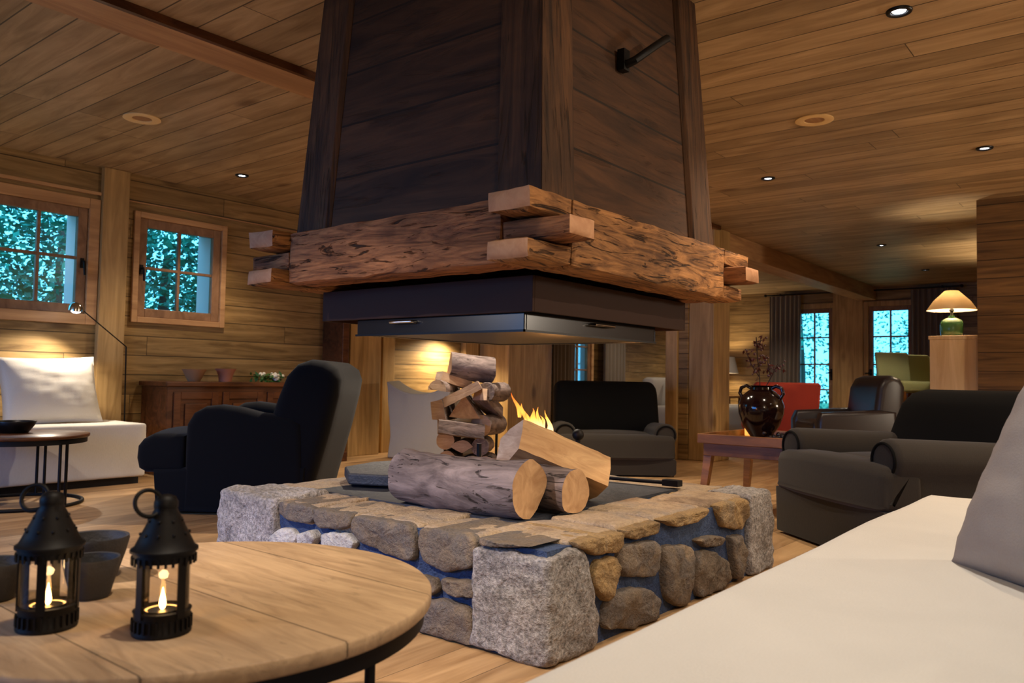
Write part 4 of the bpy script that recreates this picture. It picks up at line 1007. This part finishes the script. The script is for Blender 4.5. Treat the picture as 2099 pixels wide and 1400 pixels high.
# ------------------------------------------------------------ curtains and rods
def curtain(label,axis,c,u0,u1,z0,z1,folds,amp,ph=0,gather=1.):
    N=folds*10; rs=[]
    zsl=[z1,z1-.05,z1-.3,(z0+z1)/2,z0+.2,z0]
    vs=[];fs=[]
    for side in(0,1):
        for k,z in enumerate(zsl):
            f=(z1-z)/(z1-z0); w=1+ (gather-1)*f
            for i in range(N+1):
                t=i/N; u=u0+(u1-u0)*t*w; a=amp*(.55 if k==0 else 1)*math.sin(t*folds*2*PI+ph+math.sin(t*7)*.8)+(side*.006)
                vs.append((c+a,u,z) if axis=='x' else (u,c+a,z))
    n=N+1;m=len(zsl);S=n*m
    for k in range(m-1):
        for i in range(N):
            a=k*n+i; fs.append((a,a+1,a+n+1,a+n)); fs.append((S+a,S+a+n,S+a+n+1,S+a+1))
        for i in(0,N):
            a=k*n+i; fs.append((a,a+n,S+a+n,S+a))
    for i in range(N): fs.append((i,S+i,S+i+1,i+1)); a=(m-1)*n+i; fs.append((a,a+1,S+a+1,S+a))
    o=B().add(vs,fs).build('curtain',M['curt'],smooth=True); return tag(o,label,'curtain','grey curtains')
curtain('grey-taupe curtain hanging left of the left garden door in the far wall','y',14.42,-5.50,-4.93,.02,2.44,7,.035,0,.95)
curtain('grey-taupe curtain hanging right of the right garden door behind the green lamp','y',14.42,-3.12,-2.45,.02,2.44,8,.035,1)
curtain('curtain on the left side of the narrow window beyond the fire','x',-6.58,9.10,9.62,.02,2.40,6,.03,.5)
curtain('curtain on the right side of the narrow window beyond the fire','x',-6.58,10.45,11.05,.02,2.40,6,.03,2)
t=thing('curtain_rod','long black curtain rod above the two garden doors in the far wall','curtain rod',(-4.0,14.42,2.46))
B().tube([(-1.55,0,0),(1.6,0,0)],.014,10).ball((-1.58,0,0),.028).ball((1.63,0,0),.028).build('rod',M['rod'],t,smooth=True)
for x in(-1.3,-.07,1.35): B().tube([(x,.178,0),(x,0,0)],.012,8).ball((x,0,0),.024).build('bracket',M['rod'],t,smooth=True)
t=thing('curtain_rod','black curtain rod above the narrow window beyond the fire','curtain rod',(-6.58,10.1,2.42))
B().tube([(0,-1.1,0),(0,1.1,0)],.013,10).build('rod',M['rod'],t,smooth=True)
for y in(-.95,.95): B().tube([(-.165,y,0),(0,y,0)],.011,8).build('bracket',M['rod'],t,smooth=True)

# ------------------------------------------------------------ ceiling fittings and light
def spot(loc,e,size=R(110),blend=.6,color=(1,.80,.58),r=.03,target=None,name='downlight_beam'):
    L=bpy.data.lights.new(name,'SPOT'); L.energy=e; L.spot_size=size; L.spot_blend=blend; L.color=color; L.shadow_soft_size=r
    o=bpy.data.objects.new(name,L); COL.objects.link(o); o.location=loc
    if target is not None: o.rotation_euler=(Vector(target)-Vector(loc)).to_track_quat('-Z','Y').to_euler()
    return o
def downlight(label,x,y,e,rr=.045,color=(1,.80,.58),target=None,size=R(110)):
    t=thing('recessed_downlight',label,'ceiling light',(x,y,CE),group='recessed ceiling downlights')
    B().torus((0,0,-.002),rr,.011,36,8).build('trim_ring',M['black'],t,smooth=True)
    B().lathe([(.001,-.004),(rr*.6,-.004),(rr*.66,-.001),(.001,-.0005)],24).build('lamp_disc',M['bulb'],t,smooth=True)
    B().lathe([(rr*.7,-.0008),(rr,-.0008),(rr,-.002),(rr*.7,-.002)],32,cap=False).build('reflector',M['black'],t,smooth=True)
    spot((x,y,CE-.02),e,size,color=color,target=target)
DL=[('large lit downlight at the top right of the picture, nearest the viewer',-.865,3.81,60),
('lit downlight near the right edge above the partition wall',-.90,6.39,22),
('lit downlight just right of the hood, above the tray table',-2.44,6.355,30),
('small lit downlight in the far ceiling over the bar stools',-2.52,10.185,22),
('smallest, farthest downlight near the bright ceiling patch by the partition',-2.55,12.7,14),
('lit downlight left of the hood, above the sideboard and dark armchair',-5.996,3.773,30)]
for l,x,y,e in DL: downlight(l,x,y,e)
M['ring']=plain('pale turned wood',lin(236,206,150),.6)
def wood_disc(label,x,y):
    t=thing('ceiling_speaker',label,'ceiling speaker',(x,y,CE),group='round wooden ceiling grilles')
    B().lathe([(.115,-.001),(.117,-.008),(.10,-.012),(.062,-.008),(.06,-.001)],40,cap=False).build('wooden_ring',M['ring'],t,smooth=True)
    B().lathe([(.001,-.005),(.055,-.005),(.058,-.001),(.001,-.0008)],32).build('centre_disc',M['ltrim'],t,smooth=True)
wood_disc('round pale wooden ring in the ceiling right of the hood',-1.657,5.094)
wood_disc('round pale wooden ring in the ceiling at the upper left',-5.20,2.518)
# unseen downlights over the room, with added fill spots among them
W1c=(1,.85,.67)
spot((-.95,.85,CE-.02),46,R(85),.7,W1c,target=(-1.2,1.0,.4))
spot((.15,1.7,CE-.02),50,R(95),.7,(1,.93,.84),target=(-.3,2.2,.4))
spot((-2.3,-.4,CE-.02),190,R(50),.8,(1,.84,.72),target=(-2.3,1.7,.05))  # unseen fill spot added to brighten the hearth's left face
spot((1.8,4.0,CE-.02),90,R(140),.7,W1c)
spot((1.7,2.9,CE-.05),70,R(42),.8,W1c,target=(-1.4,2.6,1.45))  # unseen fill spot added to brighten the hood's right face and beams
spot((-4.0,4.3,CE-.02),160,R(120),.7,W1c)
spot((-3.2,4.3,CE-.02),30,R(110),.7,W1c)
spot((-5.3,10.5,CE-.02),40,R(130),.7,W1c)
spot((-5.2,12.8,CE-.02),40,R(130),.7,W1c)
spot((-4.6,.8,CE-.02),50,R(120),.7,(1,.82,.68))
# reading lamp and wall lamp beams
spot((-6.46,2.66,1.255),24,R(130),.6,(1,.86,.68),.02,target=(-6.46,2.45,.5),name='reading_lamp_beam')
spot((-6.50,7.0,1.33),60,R(150),.9,(1,.80,.52),.03,target=(-6.62,6.9,.4),name='wall_lamp_beam')
def pt(loc,e,c,r=.03,name='lamp_glow'):
    L=bpy.data.lights.new(name,'POINT'); L.energy=e; L.color=c; L.shadow_soft_size=r; o=bpy.data.objects.new(name,L); COL.objects.link(o); o.location=loc
pt((-1.475,8.46,1.3155+.345),10,(1,.84,.62),.02)
spot((-.85,11.2,1.5),60,R(125),.5,(1,.76,.48),.05,target=(-.9,11.2,2.5),name='lamp_glow')
pt((-6.25,14.1,1.2),14,(1,.78,.5),.05)
pt((2.3,-.6,1.9),42,W1c,.15)  # this and the next two: unseen fill points added to brighten the ceiling
pt((2.2,6.4,1.6),80,W1c,.15)
pt((-5.4,-2.2,1.7),13,W1c,.15)
pt((-2.03,2.85,.72),1.6,(1,.42,.12),.06,'fire_glow')
# daylight at dusk through the window behind the viewer
A=bpy.data.lights.new('window_daylight','AREA'); A.shape='RECTANGLE'; A.size=3.1; A.size_y=1.25; A.energy=34; A.spread=R(95); A.color=(.08,.26,1)
o=bpy.data.objects.new('window_daylight',A); COL.objects.link(o); o.location=(-4.0,-3.02,1.2); o.rotation_euler=(R(62),0,0)
# dusk sky
w=bpy.data.worlds.new('dusk'); bpy.context.scene.world=w; w.use_nodes=True
bg=w.node_tree.nodes['Background']; bg.inputs[0].default_value=(.10,.58,1.,1); bg.inputs[1].default_value=2.0
# camera
cd=bpy.data.cameras.new('camera'); cam=bpy.data.objects.new('camera',cd); COL.objects.link(cam)
cd.sensor_width=36; cd.lens=1637/2099*36
cam.matrix_world=Matrix.Translation((0,0,.85))@rotm('Z',R(38.77))@rotm('X',R(92.65))@rotm('Z',R(1.02))
cd.dof.use_dof=True; cd.dof.focus_distance=3.2; cd.dof.aperture_fstop=5.0; cd.clip_start=.02
sc=bpy.context.scene; sc.camera=cam
sc.view_settings.view_transform='Standard'; sc.view_settings.look='None'; sc.view_settings.gamma=1; sc.view_settings.exposure=1.12; sc.view_settings.use_curve_mapping=False
